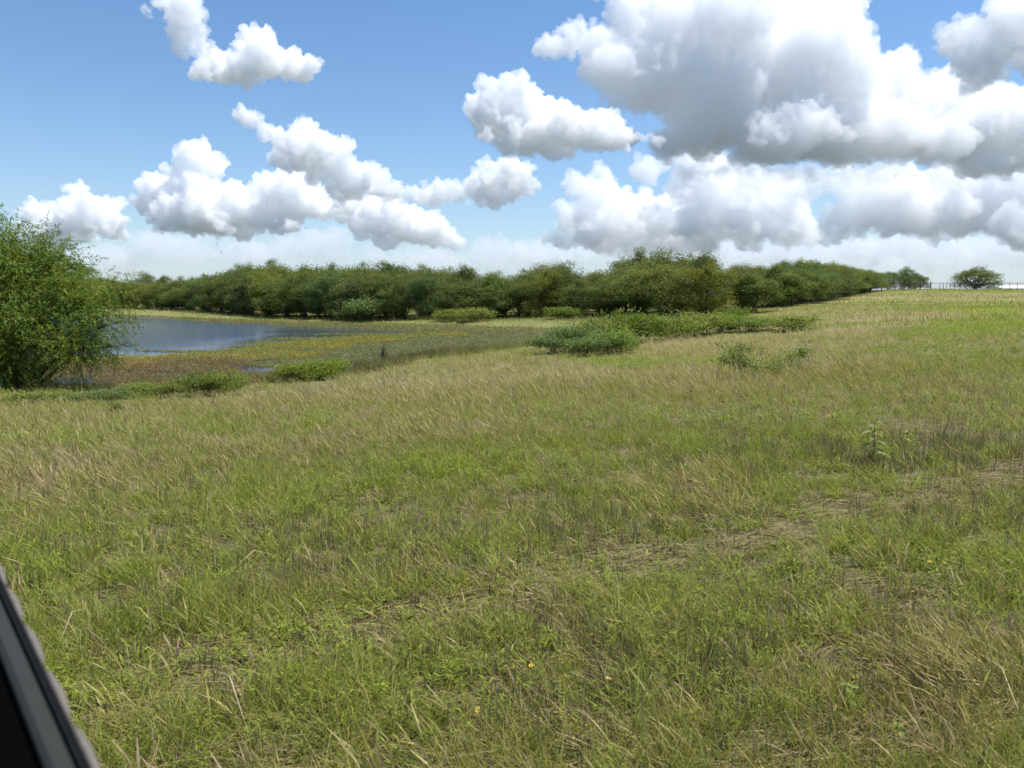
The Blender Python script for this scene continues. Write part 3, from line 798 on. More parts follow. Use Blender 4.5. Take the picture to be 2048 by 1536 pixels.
# floating pads and a film of small leaves
cl = lerp(np.array((0.135, 0.148, 0.070)), np.array((0.210, 0.200, 0.088)), np.clip(nf * 2 - 0.5, 0, 1))
s = np.where(lily & (nf + 0.25 * nz > 0.42) & (rng.random(n) < 0.6))[0]; k = len(s)
pads.leaves(P[s] + UP * U(0.004, 0.012, k)[:, None], circ(k) + UP * U(-0.01, 0.10, k)[:, None], UP + circ(k) * 0.12, U(0.10, 0.22, k) * big[s], U(0.10, 0.2, k) * big[s], jit(cl[s], k))
herb(pads, lily & (rng.random(n) < 0.14), cl * 1.1, 0.02, 0.14, 0.05, 0.10)
s = np.where((edge > -1.6) & (edge <= 0.3) & ~far & (nf > 0.5) & (rng.random(n) < 0.3))[0]; k = len(s)
pads.leaves(P[s] + UP * 0.008, circ(k), UP + circ(k) * 0.06, U(0.10, 0.2, k) * big[s], U(0.1, 0.18, k) * big[s], jit(lerp(np.array((0.12, 0.15, 0.04)), Y2, rng.random(k)), k))
# thin strips of pads out on the open water
for (u, v, ru, rv, dn) in ((350, 703, 60, 1.6, 240), (600, 678, 60, 2.5, 500), (560, 686, 60, 2.0, 350), (700, 668, 70, 1.6, 350), (500, 694, 40, 1.5, 160)):
    uu = rng.normal(u, ru * 0.6, dn); vv = rng.normal(v, rv * 0.6, dn)
    Q = np.array([(*on_water(a, b), WATER_Z + 0.008) for a, b in zip(uu, vv)]); k = dn
    pads.leaves(Q, circ(k), UP + circ(k) * 0.08, U(0.15, 0.4, k), U(0.12, 0.3, k), jit(lerp(np.array((0.11, 0.13, 0.05)), Y2, rng.random(k)), k))
# dark sedges where the bank meets the water
c = wedge(21, 46, 5200, 40.0); cs = poly_sd(c, POND); cu = to_pix(np.column_stack((c, height(c))))
ok = (cs > -1.3) & (cs < 1.6) & (fbm(c[:, 0] * 0.5, c[:, 1] * 0.5 + 40) > 0.40)
c = np.repeat(c[ok], 26, 0); k = len(c); c = c + circ(k)[:, :2] * U(0, 0.4, k)[:, None]
zz = np.maximum(height(c), WATER_Z - 0.05); Q = np.column_stack((c, zz))
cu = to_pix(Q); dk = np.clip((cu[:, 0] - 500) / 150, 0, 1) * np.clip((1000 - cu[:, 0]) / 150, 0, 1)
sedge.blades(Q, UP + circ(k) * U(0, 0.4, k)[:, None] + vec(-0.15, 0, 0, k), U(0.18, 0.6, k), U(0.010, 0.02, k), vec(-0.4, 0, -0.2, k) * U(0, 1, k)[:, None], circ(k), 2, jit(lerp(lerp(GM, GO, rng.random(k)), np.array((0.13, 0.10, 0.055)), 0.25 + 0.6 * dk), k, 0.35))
marsh_y.stuff('water_primrose', 'yellow-ochre floating weed along the edge of the open water', 'water plants', BLADES)
marsh_r.stuff('red_waterweed', 'reddish brown weed standing in the shallow water near the willow', 'water plants', BLADES)
pads.stuff('floating_pads', 'grey-green floating pads covering the right end of the pond', 'water plants', BLADES)
sedge.stuff('shore_sedge', 'dark sedges where the near bank meets the pond', 'sedge', BLADES)
# ---------------------------------------------------------------- trees and shrubs
def mat_foliage(name, rough=0.5, transl=0.35, lo=0.85, hi=1.15):
    m, nt, out = new_mat(name)
    a = nt.nodes.new('ShaderNodeAttribute'); a.attribute_name = 'tint'
    oi = nt.nodes.new('ShaderNodeObjectInfo'); r = E(oi.outputs['Random'])
    k = E.lin(r, 0, 1, lo, hi); k2 = E.lin(E.m('FRACT', r * 7.31), 0, 1, 0.9, 1.12)
    c = E.v('MULTIPLY', E(a.outputs['Color']), E.xyz(k * k2, k, k))
    d = nt.nodes.new('ShaderNodeBsdfPrincipled'); nt.links.new(c.s, d.inputs['Base Color']); d.inputs['Roughness'].default_value = rough; d.inputs['Specular IOR Level'].default_value = 0.10
    t = nt.nodes.new('ShaderNodeBsdfTranslucent'); c2 = E.v('MULTIPLY', c, (1.3, 1.25, 0.5)); nt.links.new(c2.s, t.inputs[0])
    mx = nt.nodes.new('ShaderNodeMixShader'); mx.inputs[0].default_value = transl
    nt.links.new(d.outputs[0], mx.inputs[1]); nt.links.new(t.outputs[0], mx.inputs[2]); nt.links.new(mx.outputs[0], out.inputs[0])
    return m
FOLIAGE = mat_foliage('tree_foliage')
def mat_bark(name, a, b, sc=9.0):
    m, nt, out = new_mat(name)
    tc = nt.nodes.new('ShaderNodeTexCoord')
    n1 = E.noise(E.v('MULTIPLY', E(tc.outputs['Object']), (1, 1, 0.25)), sc, 5, 0.65)
    col = E.mix(E.smooth(n1, 0.35, 0.65), a, b)
    bump = nt.nodes.new('ShaderNodeBump'); bump.inputs['Strength'].default_value = 0.6; bump.inputs['Distance'].default_value = 0.02; E.put(bump.inputs['Height'], n1)
    principled(nt, out, Base_Color=col, Roughness=0.9, Normal=E(bump.outputs[0]), Specular_IOR_Level=0.15)
    return m
BARK = mat_bark('dark_bark', (0.045, 0.038, 0.032), (0.11, 0.095, 0.08))
DEADWOOD = mat_bark('dead_wood', (0.10, 0.085, 0.07), (0.22, 0.19, 0.16))

def clump_leaves(F, lobes, nclump, per, sig, L, W, cols, droop=0.35, shell=0.55, out=0.6, flat=1.0):
    """leaf clumps over lobes (x,y,z,rx,ry,rz): light and dark, uneven outline, gaps between"""
    lb = np.array(lobes, float); wt = (lb[:, 3] * lb[:, 4] * lb[:, 5]) ** 0.6; wt /= wt.sum()
    pick = rng.choice(len(lb), nclump, p=wt); b = lb[pick]
    d = rng.normal(size=(nclump, 3)); d /= np.linalg.norm(d, axis=1, keepdims=True); d[:, 2] = np.where(d[:, 2] < -0.45, -d[:, 2], d[:, 2])
    c = b[:, :3] + d * b[:, 3:] * U(shell, 1.04, nclump)[:, None]
    cc = lerp(cols[0], cols[1], rng.random(nclump)); k = nclump * per
    sg = np.repeat(sig * U(0.6, 1.4, nclump), per)
    p = np.repeat(c, per, 0) + rng.normal(size=(k, 3)) * sg[:, None] * np.array((1, 1, 0.7 * flat))
    o = np.repeat(d, per, 0)
    A = o * out + rng.normal(size=(k, 3)) * 0.7 + UP * (-droop); Nn = UP * 0.8 + rng.normal(size=(k, 3)) * 0.6 + o * 0.5
    F.leaves(p, A, Nn, U(0.6, 1.3, k) * L, U(0.6, 1.3, k) * W, jit(np.repeat(cc, per, 0), k, 0.22))

def stems(S, base, tops, r0, wob=0.25, sides=5, forks=2):
    for t in tops:
        b = np.array(base, float) + rng.normal(size=3) * np.array((0.12, 0.12, 0)); t = np.array(t, float)
        n = 6; pts = []; off = rng.normal(size=3) * wob
        for k in range(n):
            f = k / (n - 1); arch = math.sin(f * math.pi)
            q = b + (t - b) * np.array((f ** 1.25, f ** 1.25, f)); pts.append(q + off * arch)
        rr = r0 * R(0.7, 1.1)
        S.tube(pts, [rr * (1 - 0.8 * k / (n - 1)) for k in range(n)], sides)
        for _ in range(forks):
            k = random.randint(2, 4); st = pts[k]; e = t + rng.normal(size=3) * np.linalg.norm(t - b) * 0.12
            mid = (st + e) / 2 + rng.normal(size=3) * 0.1
            S.tube([st, mid, e], [rr * 0.45, rr * 0.3, rr * 0.1], 4)

G1, G2 = np.array((0.115, 0.152, 0.050)), np.array((0.205, 0.248, 0.075))
def mesquite(h, spread, seed, nl=12, cols=(G1, G2), L=0.17, W=0.085, nclump=640, per=22, low=0.13):
    rng_state = np.random.default_rng(seed); random.seed(seed)
    lobes = []
    for k in range(nl):
        a = k * 2.4 + R(-.5, .5); rr = spread * math.sqrt((k + 0.4) / nl) * 0.86
        zz = h * (R(0.60, 0.80) - (0.34 - 0.34 * (1 - low)) * (rr / spread)) if k else h * 0.78
        if k % 2: zz = h * R(low + 0.05, 0.5)
        lobes.append((math.cos(a) * rr, math.sin(a) * rr, zz, spread * R(0.36, 0.5), spread * R(0.36, 0.5), h * R(0.15, 0.22)))
    # feathery leaders that break the top outline
    for k in range(11):
        a = R(0, 6.28); rr = spread * R(0, 0.8); lobes.append((math.cos(a) * rr, math.sin(a) * rr, h * R(0.84, 1.02) * (1 - 0.12 * rr / spread), spread * 0.08, spread * 0.08, h * R(0.07, 0.13)))
    S = Soup(); stems(S, (0, 0, -0.1), [(l[0] * 0.85, l[1] * 0.85, l[2]) for l in lobes[:nl:2]], h * 0.011)
    Fd = Field(); clump_leaves(Fd, lobes, nclump, per, 0.27, L, W, cols)
    return S.mesh('trunk', BARK, True), Fd.mesh('crown', FOLIAGE)

def empty(name, loc, label=None, cat=None, group=None, rz=0.0, sc=(1, 1, 1)):
    o = bpy.data.objects.new(name, None); COL.objects.link(o); o.location = loc; o.rotation_euler = (0, 0, rz); o.scale = sc
    o.empty_display_size = 0.2
    if label: o['label'] = label
    if cat: o['category'] = cat
    if group: o['group'] = group
    return o
def part(name, me, parent, label=None, loc=(0, 0, 0), rot=(0, 0, 0), sc=(1, 1, 1)):
    o = bpy.data.objects.new(name, me); COL.objects.link(o); o.parent = parent; o.location = loc; o.rotation_euler = rot; o.scale = sc
    if label: o['label'] = label
    return o
def place_tree(name, meshes, loc, h0, height_, width_, label, group=None, cat='tree', w0=None):
    k = height_ / h0; w = width_ if w0 is None else width_ / w0
    t = empty(name, loc, label, cat, group, R(0, 6.28), (w, w, k))
    part('trunk', meshes[0], t); part('crown', meshes[1], t)
    return t

MESQ = [mesquite(6.5, (2.9, 2.3, 3.2, 2.6, 2.1)[i], 100 + i, nl=(13, 11, 14, 12, 10)[i], low=(0.12, 0.2, 0.1, 0.28, 0.16)[i], L=(0.17, 0.15, 0.19, 0.16, 0.2)[i]) for i in range(5)]
MESQ += [mesquite(6.5, 2.6, 200 + i, nl=12, cols=(np.array((0.145, 0.172, 0.042)), np.array((0.245, 0.272, 0.066)))) for i in range(2)]
MESQ += [mesquite(6.5, 2.8, 300 + i, nl=12, cols=(np.array((0.098, 0.138, 0.056)), np.array((0.165, 0.215, 0.082)))) for i in range(2)]
random.seed(21)
FRONT = np.array([(130, 138), (300, 133), (400, 123), (500, 112), (600, 104), (700, 98), (850, 92), (1000, 88), (1150, 82), (1300, 74), (1450, 73), (1520, 75), (1600, 86), (1650, 98), (1700, 113), (1740, 134)], float)
TOPV = np.array([(100, 556), (170, 553), (240, 553), (300, 557), (380, 557), (450, 542), (520, 526), (560, 522), (620, 527), (700, 526), (757, 512), (800, 528), (850, 532), (900, 536), (960, 531), (1010, 538), (1050, 542), (1090, 520), (1150, 537), (1200, 541), (1240, 528), (1270, 508), (1310, 500), (1380, 506), (1450, 516), (1500, 531), (1560, 523), (1620, 519), (1680, 526), (1715, 538), (1745, 560)], float)
ordw = ['first', 'second', 'third', 'fourth', 'fifth', 'sixth', 'seventh', 'eighth', 'ninth', 'tenth']
def ordinal(i):
    if i < 10: return ordw[i]
    n = i + 1; return str(n) + ('th' if 10 < n % 100 < 14 else {1: 'st', 2: 'nd', 3: 'rd'}.get(n % 10, 'th'))
grove = 0; FU = []; SEEN = set()
def unique(lab, du):
    for t in (lab, lab.replace(', behind', ', behind and ' + ('left' if du > 0 else 'right') + ' of'), lab.replace(', behind', ', farther behind')):
        if t not in SEEN: SEEN.add(t); return t
    return lab
def grove_row(off, step, frac, jitter, front, rowname=''):
    global grove
    u = 128.0 + R(0, 20) + off; i = 0
    while u < 1742:
        dep = float(np.interp(u, FRONT[:, 0], FRONT[:, 1])) + off + R(-jitter, jitter)
        top = float(np.interp(u, TOPV[:, 0], TOPV[:, 1]))
        p = world_at(u, 600, dep); z = hz(p[0], p[1])
        ztop = EYE + (VH - top) / F * dep
        h = max(3.4, (ztop - z) * frac * R(0.78, 0.98))
        side = ''
        if front:
            FU.append(u); lab = 'mesquite tree of the grove edge, %s along the front counting from the willow' % ordinal(i)
        else:
            j = int(np.argmin([abs(q - u) for q in FU])); lab = unique('%s-row mesquite tree, behind the %s front tree from the willow' % (rowname, ordinal(j)), FU[j] - u)
        place_tree('mesquite_tree', random.choice(MESQ), (p[0], p[1], z), 6.5, h, max(h / 6.5, 0.85) * R(1.12, 1.4), lab, 'front trees of the grove' if front else 'trees deeper in the grove')
        grove += 1; i += 1
        sl = (np.interp(u + 8, FRONT[:, 0], FRONT[:, 1]) - np.interp(u - 8, FRONT[:, 0], FRONT[:, 1])) / 16.0
        u += step * R(0.8, 1.2) / math.hypot(dep / F, sl)
grove_row(0.0, 3.9, 0.86, 1.2, True)
grove_row(5.0, 4.4, 1.0, 1.5, False, 'second')
grove_row(13.0, 5.6, 1.03, 2.5, False, 'third')
grove_row(24.0, 8.0, 0.98, 4.0, False, 'backmost')
print('grove', grove)

# loose trees on the hill and far off
def tree_at(name, meshes, u, top, dep, width_m, label, w0=5.8, sink=0.0, group=None):
    p = world_at(u, 600, dep); z = hz(p[0], p[1]) - sink; ztop = EYE + (VH - top) / F * dep
    return place_tree(name, meshes, (p[0], p[1], z), 6.5, ztop - z, width_m, label, group, 'tree', w0)
BROAD = []
for sd_ in (1, 2):
    random.seed(40 + sd_)
    lobes = [(math.cos(a) * 2.6 * q, math.sin(a) * 2.6 * q, (3.7 + 1.6 * (1 - q) if q < 1.04 else 2.2) + R(-.3, .3), 1.2, 1.2, 1.0) for q, m_ in ((0.15, 2), (0.6, 5), (1.0, 8), (1.05, 7)) for a in [6.283 * k / m_ + R(-.2, .2) for k in range(m_)]]
    S = Soup(); S.tube([(0, 0, -0.3), (0.1, 0, 1.0), (0, 0.1, 1.8)], [0.42, 0.34, 0.3], 7); stems(S, (0, 0, 1.6), [l[:3] for l in lobes], 0.14, 0.3, 5, 2)
    Fd = Field(); clump_leaves(Fd, lobes, 640, 20, 0.28, 0.20, 0.11, (np.array((0.095, 0.135, 0.045)), np.array((0.17, 0.215, 0.07))))
    BROAD.append((S.mesh('trunk', BARK, True), Fd.mesh('crown', FOLIAGE)))
tree_at('lone_tree', BROAD[0], 1950, 533, 158, 9.6, 'lone broad round-crowned tree standing against the sky by the hilltop fence', 7.6, 0.8)
tree_at('hilltop_tree', MESQ[7], 1776, 544, 150, 5.6, 'smaller left one of the two trees just right of the grove on the hill', 5.8, 0.6)
tree_at('hilltop_tree', MESQ[8], 1806, 538, 152, 5.0, 'dark upright tree right of the grove, between its lower neighbours', 5.8, 0.6)
tree_at('hilltop_tree', BROAD[1], 1828, 543, 154, 5.4, 'airy tree at the left end of the open fence on the hill', 7.6, 0.6)
tree_at('far_tree', MESQ[7], 168, 530, 235, 9.0, 'dark far tree rising over the grove beside the willow', 5.8)
tree_at('far_tree', MESQ[8], 293, 548, 235, 8.0, 'dark flat far treetop over the left part of the grove', 5.8)
tree_at('far_tree', MESQ[7], 330, 551, 240, 6.0, 'small dark far treetop right of the flat one over the grove', 5.8)
S = Soup(); Fd = Field(); tops = [(-2.2, 0, 5.6), (-0.8, 0.6, 6.4), (0.6, -0.3, 5.9), (2.0, 0.2, 6.1), (3.0, 0, 5.4)]
stems(S, (0, 0, -0.1), tops, 0.12, 0.3); clump_leaves(Fd, [(*t, 0.7, 0.6, 0.5) for t in tops], 46, 12, 0.2, 0.22, 0.10, (G1, G2))
tree_at('sparse_tree', (S.mesh('trunk', DEADWOOD, True), Fd.mesh('crown', FOLIAGE)), 262, 545, 225, 1.6, 'thin half-bare tree showing above the left part of the grove', 1.0)

# ---------------------------------------------------------------- willow at the water's edge
def willow():
    random.seed(77)
    D0 = 25.0; px = D0 / F
    L = [(-30, 570, 110, 100, 0), (60, 525, 60, 48, 0), (108, 550, 38, 44, .5), (20, 502, 50, 40, 0), (105, 590, 60, 55, -.5), (30, 640, 100, 70, -1.0), (185, 618, 55, 30, -.2), (215, 612, 32, 24, 0), (150, 600, 50, 40, .2),
     (140, 690, 70, 42, -.8), (60, 705, 80, 45, -1.2), (-30, 690, 90, 60, -1), (200, 668, 34, 26, -.3), (-70, 500, 80, 60, 0), (0, 738, 70, 24, -1.4), (-110, 600, 90, 120, 0), (60, 570, 80, 70, 1.5), (-10, 478, 40, 26, 0), (148, 550, 16, 24, 0), (96, 515, 34, 30, .3), (40, 486, 34, 22, .4), (225, 585, 24, 20, .2)]
    base = world_at(35, 768, D0); base[2] = WATER_Z + 0.05
    t = empty('willow_tree', tuple(base), 'big leafy willow leaning over the water at the left edge', 'tree')
    lobes = []
    for (u, v, ru, rv, dz) in L:
        c = world_at(u, v, D0 + dz) - base; lobes.append((c[0] - 0.12, c[1], c[2], ru * px * 0.84, max(ru, rv) * px * 0.9, rv * px * 0.92))
    S = Soup(); stems(S, (0, 0.2, -0.2), [(l[0] * 0.92, l[1] * 0.92, l[2] * 0.9) for l in lobes[:17]], 0.085, 0.35, 6, 0)
    part('trunk', S.mesh('trunk', BARK, True), t)
    Fd = Field()
    # leafy sprays: twig arcs with narrow leaves, streaming a little to the left
    lb = np.array(lobes); wt = (lb[:, 3] * lb[:, 5]); wt /= wt.sum(); nb = 330; per = 26; n = nb * per
    bb = lb[rng.choice(len(lb), nb, p=wt)]; db = rng.normal(size=(nb, 3)); db /= np.linalg.norm(db, axis=1, keepdims=True)
    cb = bb[:, :3] + db * bb[:, 3:] * U(0.35, 0.95, nb)[:, None]
    d = np.repeat(db, per, 0); c = np.repeat(cb, per, 0) + rng.normal(size=(n, 3)) * np.array((0.34, 0.34, 0.26))
    dirv = d * 0.9 + rng.normal(size=(n, 3)) * 0.45 + np.array((0.2, 0, 0.3)); dirv /= np.linalg.norm(dirv, axis=1, keepdims=True)
    ln = U(0.3, 0.65, n)
    cc = lerp(np.array((0.085, 0.145, 0.034)), np.array((0.205, 0.280, 0.050)), np.clip(np.repeat(rng.random(nb), per) * 0.8 + rng.random(n) * 0.3, 0, 1))
    m = 13; p = c.copy(); dd = dirv.copy()
    for k in range(m):
        f = k / m
        A = dd * 0.8 + rng.normal(size=(n, 3)) * 0.55 + np.array((0, 0, -0.35))
        Fd.leaves(p + rng.normal(size=(n, 3)) * 0.025, A, UP + rng.normal(size=(n, 3)) * 0.7, U(0.10, 0.19, n), U(0.022, 0.038, n), jit(cc, n, 0.25))
        dd = dd + np.array((-0.02, 0, -0.055)); dd /= np.linalg.norm(dd, axis=1, keepdims=True); p = p + dd * (ln / m)[:, None]
    # low outer sprays hanging over the water
    for (u, v, cnt) in ((225, 690, 26), (205, 720, 22), (262, 680, 8), (180, 700, 30), (240, 655, 14), (170, 740, 16)):
        for q in range(cnt):
            s0 = world_at(u + rng.normal() * 16, v - 22 + rng.normal() * 18, D0 - 0.6 + rng.normal() * 0.4) - base
            dv = np.array((R(0.0, 0.6), R(-.3, .3), -R(0.3, 1.0))); dv /= np.linalg.norm(dv); k = 14
            pp = s0[None] + dv[None] * (np.linspace(0, R(0.35, 0.7), k))[:, None]
            Fd.leaves(pp, dv[None] + rng.normal(size=(k, 3)) * 0.55, UP + rng.normal(size=(k, 3)) * 0.8, U(0.09, 0.16, k), U(0.016, 0.026, k), jit(np.tile(np.array((0.125, 0.175, 0.060)), (k, 1)), k))
    part('crown', Fd.mesh('crown', FOLIAGE), t)
    Sb = Soup(); stems(Sb, tuple(world_at(120, 690, D0 - 0.5) - base), [world_at(250, 640, D0) - base, world_at(230, 690, D0 - .6) - base, world_at(265, 685, D0 - .6) - base, world_at(245, 612, D0) - base], 0.03, 0.1, 5, 2)
    part('branch', Sb.mesh('branch', BARK, True), t)
willow()

# ---------------------------------------------------------------- shrubs
def bush(seed, cols, L=0.13, W=0.034, nclump=110, per=30, h=1.0, spread=0.75, sig=0.15, gap=False):
    random.seed(seed)
    lobes = []
    for k in range(13):
        a = k * 2.4; rr = spread * math.sqrt(k / 13) * 0.85
        lobes.append((math.cos(a) * rr, math.sin(a) * rr, h * R(0.35, 0.85) * (1 - 0.2 * rr / spread), spread * R(0.16, 0.3), spread * R(0.16, 0.3), h * R(0.16, 0.3)))
    S = Soup(); stems(S, (0, 0, -0.05), [l[:3] for l in lobes], 0.014, 0.08, 4, 1)
    Fd = Field(); clump_leaves(Fd, lobes, nclump, per, sig, L, W, cols, -0.35, 0.3, 0.7)
    return S.mesh('stems', BARK, True), Fd.mesh('foliage', FOLIAGE)
BG = (np.array((0.150, 0.205, 0.055)), np.array((0.255, 0.315, 0.082))); BB = (np.array((0.140, 0.190, 0.075)), np.array((0.235, 0.285, 0.110))); BY = (np.array((0.15, 0.21, 0.04)), np.array((0.22, 0.285, 0.055)))
BUSH = [bush(1, BG), bush(2, BG), bush(3, BB), bush(4, BY), bush(5, BG)]
def shrub(u, vtop, dep, wpx, k, label, group='green shrubs', name='shrub'):
    p = world_at(u, 650, dep); z = hz(p[0], p[1]); ztop = EYE + (VH - vtop) / F * dep
    h = max(0.3, (ztop - z) * 1.18); w = wpx / F * dep / 1.35
    t = empty(name, (p[0], p[1], z), label, 'shrub', group, R(0, 6.28), (w, w, h))
    part('stems', BUSH[k][0], t); part('foliage', BUSH[k][1], t)
row = 'green shrubs in the row behind the bank'
for (u, vt, dp, w, k, lab) in (
 (1112, 678, 38, 90, 2, 'leftmost low shrub of the row behind the tan bank'), (1160, 660, 39, 100, 2, 'bluish shrub second from the left in the row behind the bank'),
 (1205, 646, 41, 90, 0, 'shrub third from the left in the row behind the bank'), (1250, 636, 43, 100, 3, 'tallest bright shrub in the left half of the row behind the bank'),
 (1292, 643, 44, 80, 1, 'shrub just left of the gap in the row behind the bank'), (1345, 638, 44, 100, 0, 'shrub just right of the gap in the row behind the bank'),
 (1395, 634, 46, 90, 4, 'shrub in the right half of the row, below the darkest trunks'), (1440, 634, 47, 90, 3, 'bright shrub left of the small pointed one at the grove edge'),
 (1468, 624, 50, 50, 1, 'small pointed shrub sticking up from the row at the grove edge'), (1505, 640, 46, 90, 1, 'second shrub from the right end of the row behind the bank'),
 (1180, 680, 36, 80, 2, 'low front shrub touching the tan grass at the row\'s left end'), (1232, 668, 37, 90, 0, 'low front shrub touching the tan grass below the tallest one'),
 (1590, 636, 44, 90, 4, 'separate low shrub right of the row, on the open slope')):
    shrub(u, vt, dp, w, k, lab, row)
shore = 'green shrubs along the near shore'
for (u, vt, dp, w, k, lab) in (
 (585, 732, 27, 80, 3, 'left part of the bright green mound on the near shore'), (645, 726, 27.5, 80, 3, 'right part of the bright green mound on the near shore'),
 (445, 750, 22.5, 70, 0, 'fern-like shrub on the near shore left of the bright mound'), (395, 752, 22.5, 70, 0, 'fern-like shrub between its twin and the low green clump on the shore'),
 (340, 770, 22, 70, 4, 'low green clump on the near shore right of the willow'), (275, 772, 22, 80, 4, 'low green clump nearest below the open water'),
 (200, 784, 20, 80, 2, 'dark blue-green bush in front of the shallow pool'), (150, 792, 20, 60, 2, 'dark small bush left of the blue-green one by the shallow pool'),
 (60, 795, 20, 120, 4, 'wide low clump under the willow at the left edge'), (220, 822, 16.5, 26, 4, 'small dark sapling standing in the tan grass at left')):
    shrub(u, vt, dp, w, k, lab, shore)
for (u, vt, dp, w, k, lab) in ((735, 605, 92, 90, 2, 'dark sprawling bush under the trees where the open water ends'), (690, 622, 95, 60, 2, 'dark low bush left of the sprawling one under the trees'), (1130, 618, 78, 70, 3, 'bright low bush at the foot of the middle trees'),
 (900, 622, 84, 60, 4, 'dark round bush at the foot of the grove right of the sprawling one'), (950, 620, 82, 70, 4, 'rightmost of the dark bushes at the foot of the middle grove')):
    shrub(u, vt, dp, w, k, lab, 'bushes at the foot of the grove')

# low bushes in the shade of the grove
random.seed(5); uu = 150.0
while uu < 1640:
    for off in (3.5, 9.0):
        dep = float(np.interp(uu, FRONT[:, 0], FRONT[:, 1])) + off + R(-1, 1); u2 = uu + R(-12, 12)
        p = world_at(u2, 620, dep); z = hz(p[0], p[1]); w = R(1.5, 2.4)
        t = empty('understory_bush', (p[0], p[1], z), unique('%s shaded bush, behind the %s front tree from the willow' % ('near' if off < 5 else 'deep', ordinal(int(np.argmin([abs(q - u2) for q in FU])))), -1 if rng.random() < 0.5 else 1), 'shrub', 'understory bushes of the grove', R(0, 6.28), (w, w, R(1.3, 2.3)))
        k = random.choice((0, 2, 4)); part('stems', BUSH[k][0], t); part('foliage', BUSH[k][1], t)
    uu += 3.6 / dep * F
# young mesquite with bare lower stems in the tan grass
def young_mesquite():
    g = ground_point(1500, 758); dep = g.y; px = dep / F; base = np.array(g)
    t = empty('young_mesquite', g, 'loose sprawling young mesquite with bare stems standing in the tan grass', 'shrub')
    lobes = []
    for (u, v, ru, rv) in ((1470, 714, 22, 18), (1490, 732, 24, 16), (1452, 700, 12, 10), (1512, 748, 20, 9), (1545, 728, 20, 11), (1578, 714, 20, 9), (1606, 706, 13, 7), (1528, 704, 11, 8), (1562, 740, 20, 9), (1498, 700, 14, 9), (1448, 722, 12, 10), (1592, 730, 14, 8), (1480, 694, 10, 7)):
        c = world_at(u, v, dep + R(-.5, .5)) - base; lobes.append((c[0], c[1], max(c[2], 0.1), ru * px, ru * px, rv * px))
    S = Soup(); stems(S, (0, 0, -0.05), [l[:3] for l in lobes], 0.014, 0.08, 5, 2); part('stems', S.mesh('stems', BARK, True), t)
    Fd = Field(); clump_leaves(Fd, lobes, 170, 18, 0.10, 0.10, 0.026, (np.array((0.150, 0.215, 0.065)), np.array((0.275, 0.340, 0.090))), 0.3, 0.2, 0.6); part('foliage', Fd.mesh('foliage', FOLIAGE), t)
young_mesquite()
# ---------------------------------------------------------------- man-made things
def plain(name, col, rough=0.6, metal=0.0, nscale=30.0, namp=0.12, spec=0.4):
    m, nt, out = new_mat(name)
    tc = nt.nodes.new('ShaderNodeTexCoord'); n = E.noise(E(tc.outputs['Object']), nscale, 5, 0.6)
    k = E.lin(n, 0.25, 0.75, 1 - namp, 1 + namp)
    c = E.v('MULTIPLY', (col[0], col[1], col[2]), E.xyz(k, k, k))
    principled(nt, out, Base_Color=c, Roughness=rough, Metallic=metal, Specular_IOR_Level=spec)
    return m
RUST = plain('weathered_pipe', (0.055, 0.045, 0.042), 0.7, 0.0, 8.0, 0.3)
GALV = plain('galvanised_wire', (0.22, 0.22, 0.22), 0.5, 0.6)
PALE = plain('pale_post', (0.62, 0.60, 0.55), 0.7)
ROOF = plain('white_sheet_roof', (0.75, 0.75, 0.74), 0.5, 0.0, 2.0, 0.06)
WALL = plain('white_sheet_wall', (0.66, 0.66, 0.66), 0.6, 0.0, 2.0, 0.06)
def tube_mesh(name, pts, rad, mat, sides=8):
    S = Soup(); S.tube(pts, rad if hasattr(rad, '__len__') else [rad] * len(pts), sides); return S.mesh(name, mat, True)

def hill_fence():
    dep = 146.0
    us = [1763, 1781, 1800, 1820, 1840, 1861, 1879, 1886, 1893, 1900, 1908, 1920, 1933, 1946, 1960, 1975, 1989, 2003, 2019, 2034, 2052, 2070]
    pts = [world_at(u, 580, dep) for u in us]
    for p in pts: p[2] = hz(p[0], p[1])
    o = pts[0].copy(); H = 1.25
    t = empty('pipe_fence', tuple(o), 'dark pipe fence with closely set posts along the hilltop', 'fence')
    post = tube_mesh('post', [(0, 0, -0.2), (0, 0, 0.6), (0, 0, H + 0.04)], 0.05, RUST); thick = tube_mesh('post', [(0, 0, -0.2), (0, 0, 0.6), (0, 0, H + 0.2)], 0.10, RUST)
    for i, p in enumerate(pts):
        part('post', thick if us[i] in (1763, 1840, 1861) else post, t, None, tuple(p - o))
    part('top_rail', tube_mesh('top_rail', [tuple(p - o + np.array((0, 0, H))) for p in pts], 0.04, RUST), t)
    part('brace_rail', tube_mesh('brace_rail', [tuple(pts[4] - o + np.array((0, 0, 0.45))), tuple(pts[5] - o + np.array((0, 0, 0.45)))], 0.07, RUST), t)
    for h in (0.35, 0.65, 0.95):
        part('wire', tube_mesh('wire', [tuple(p - o + np.array((0, 0, h))) for p in pts], 0.012, GALV, 4), t)
hill_fence()

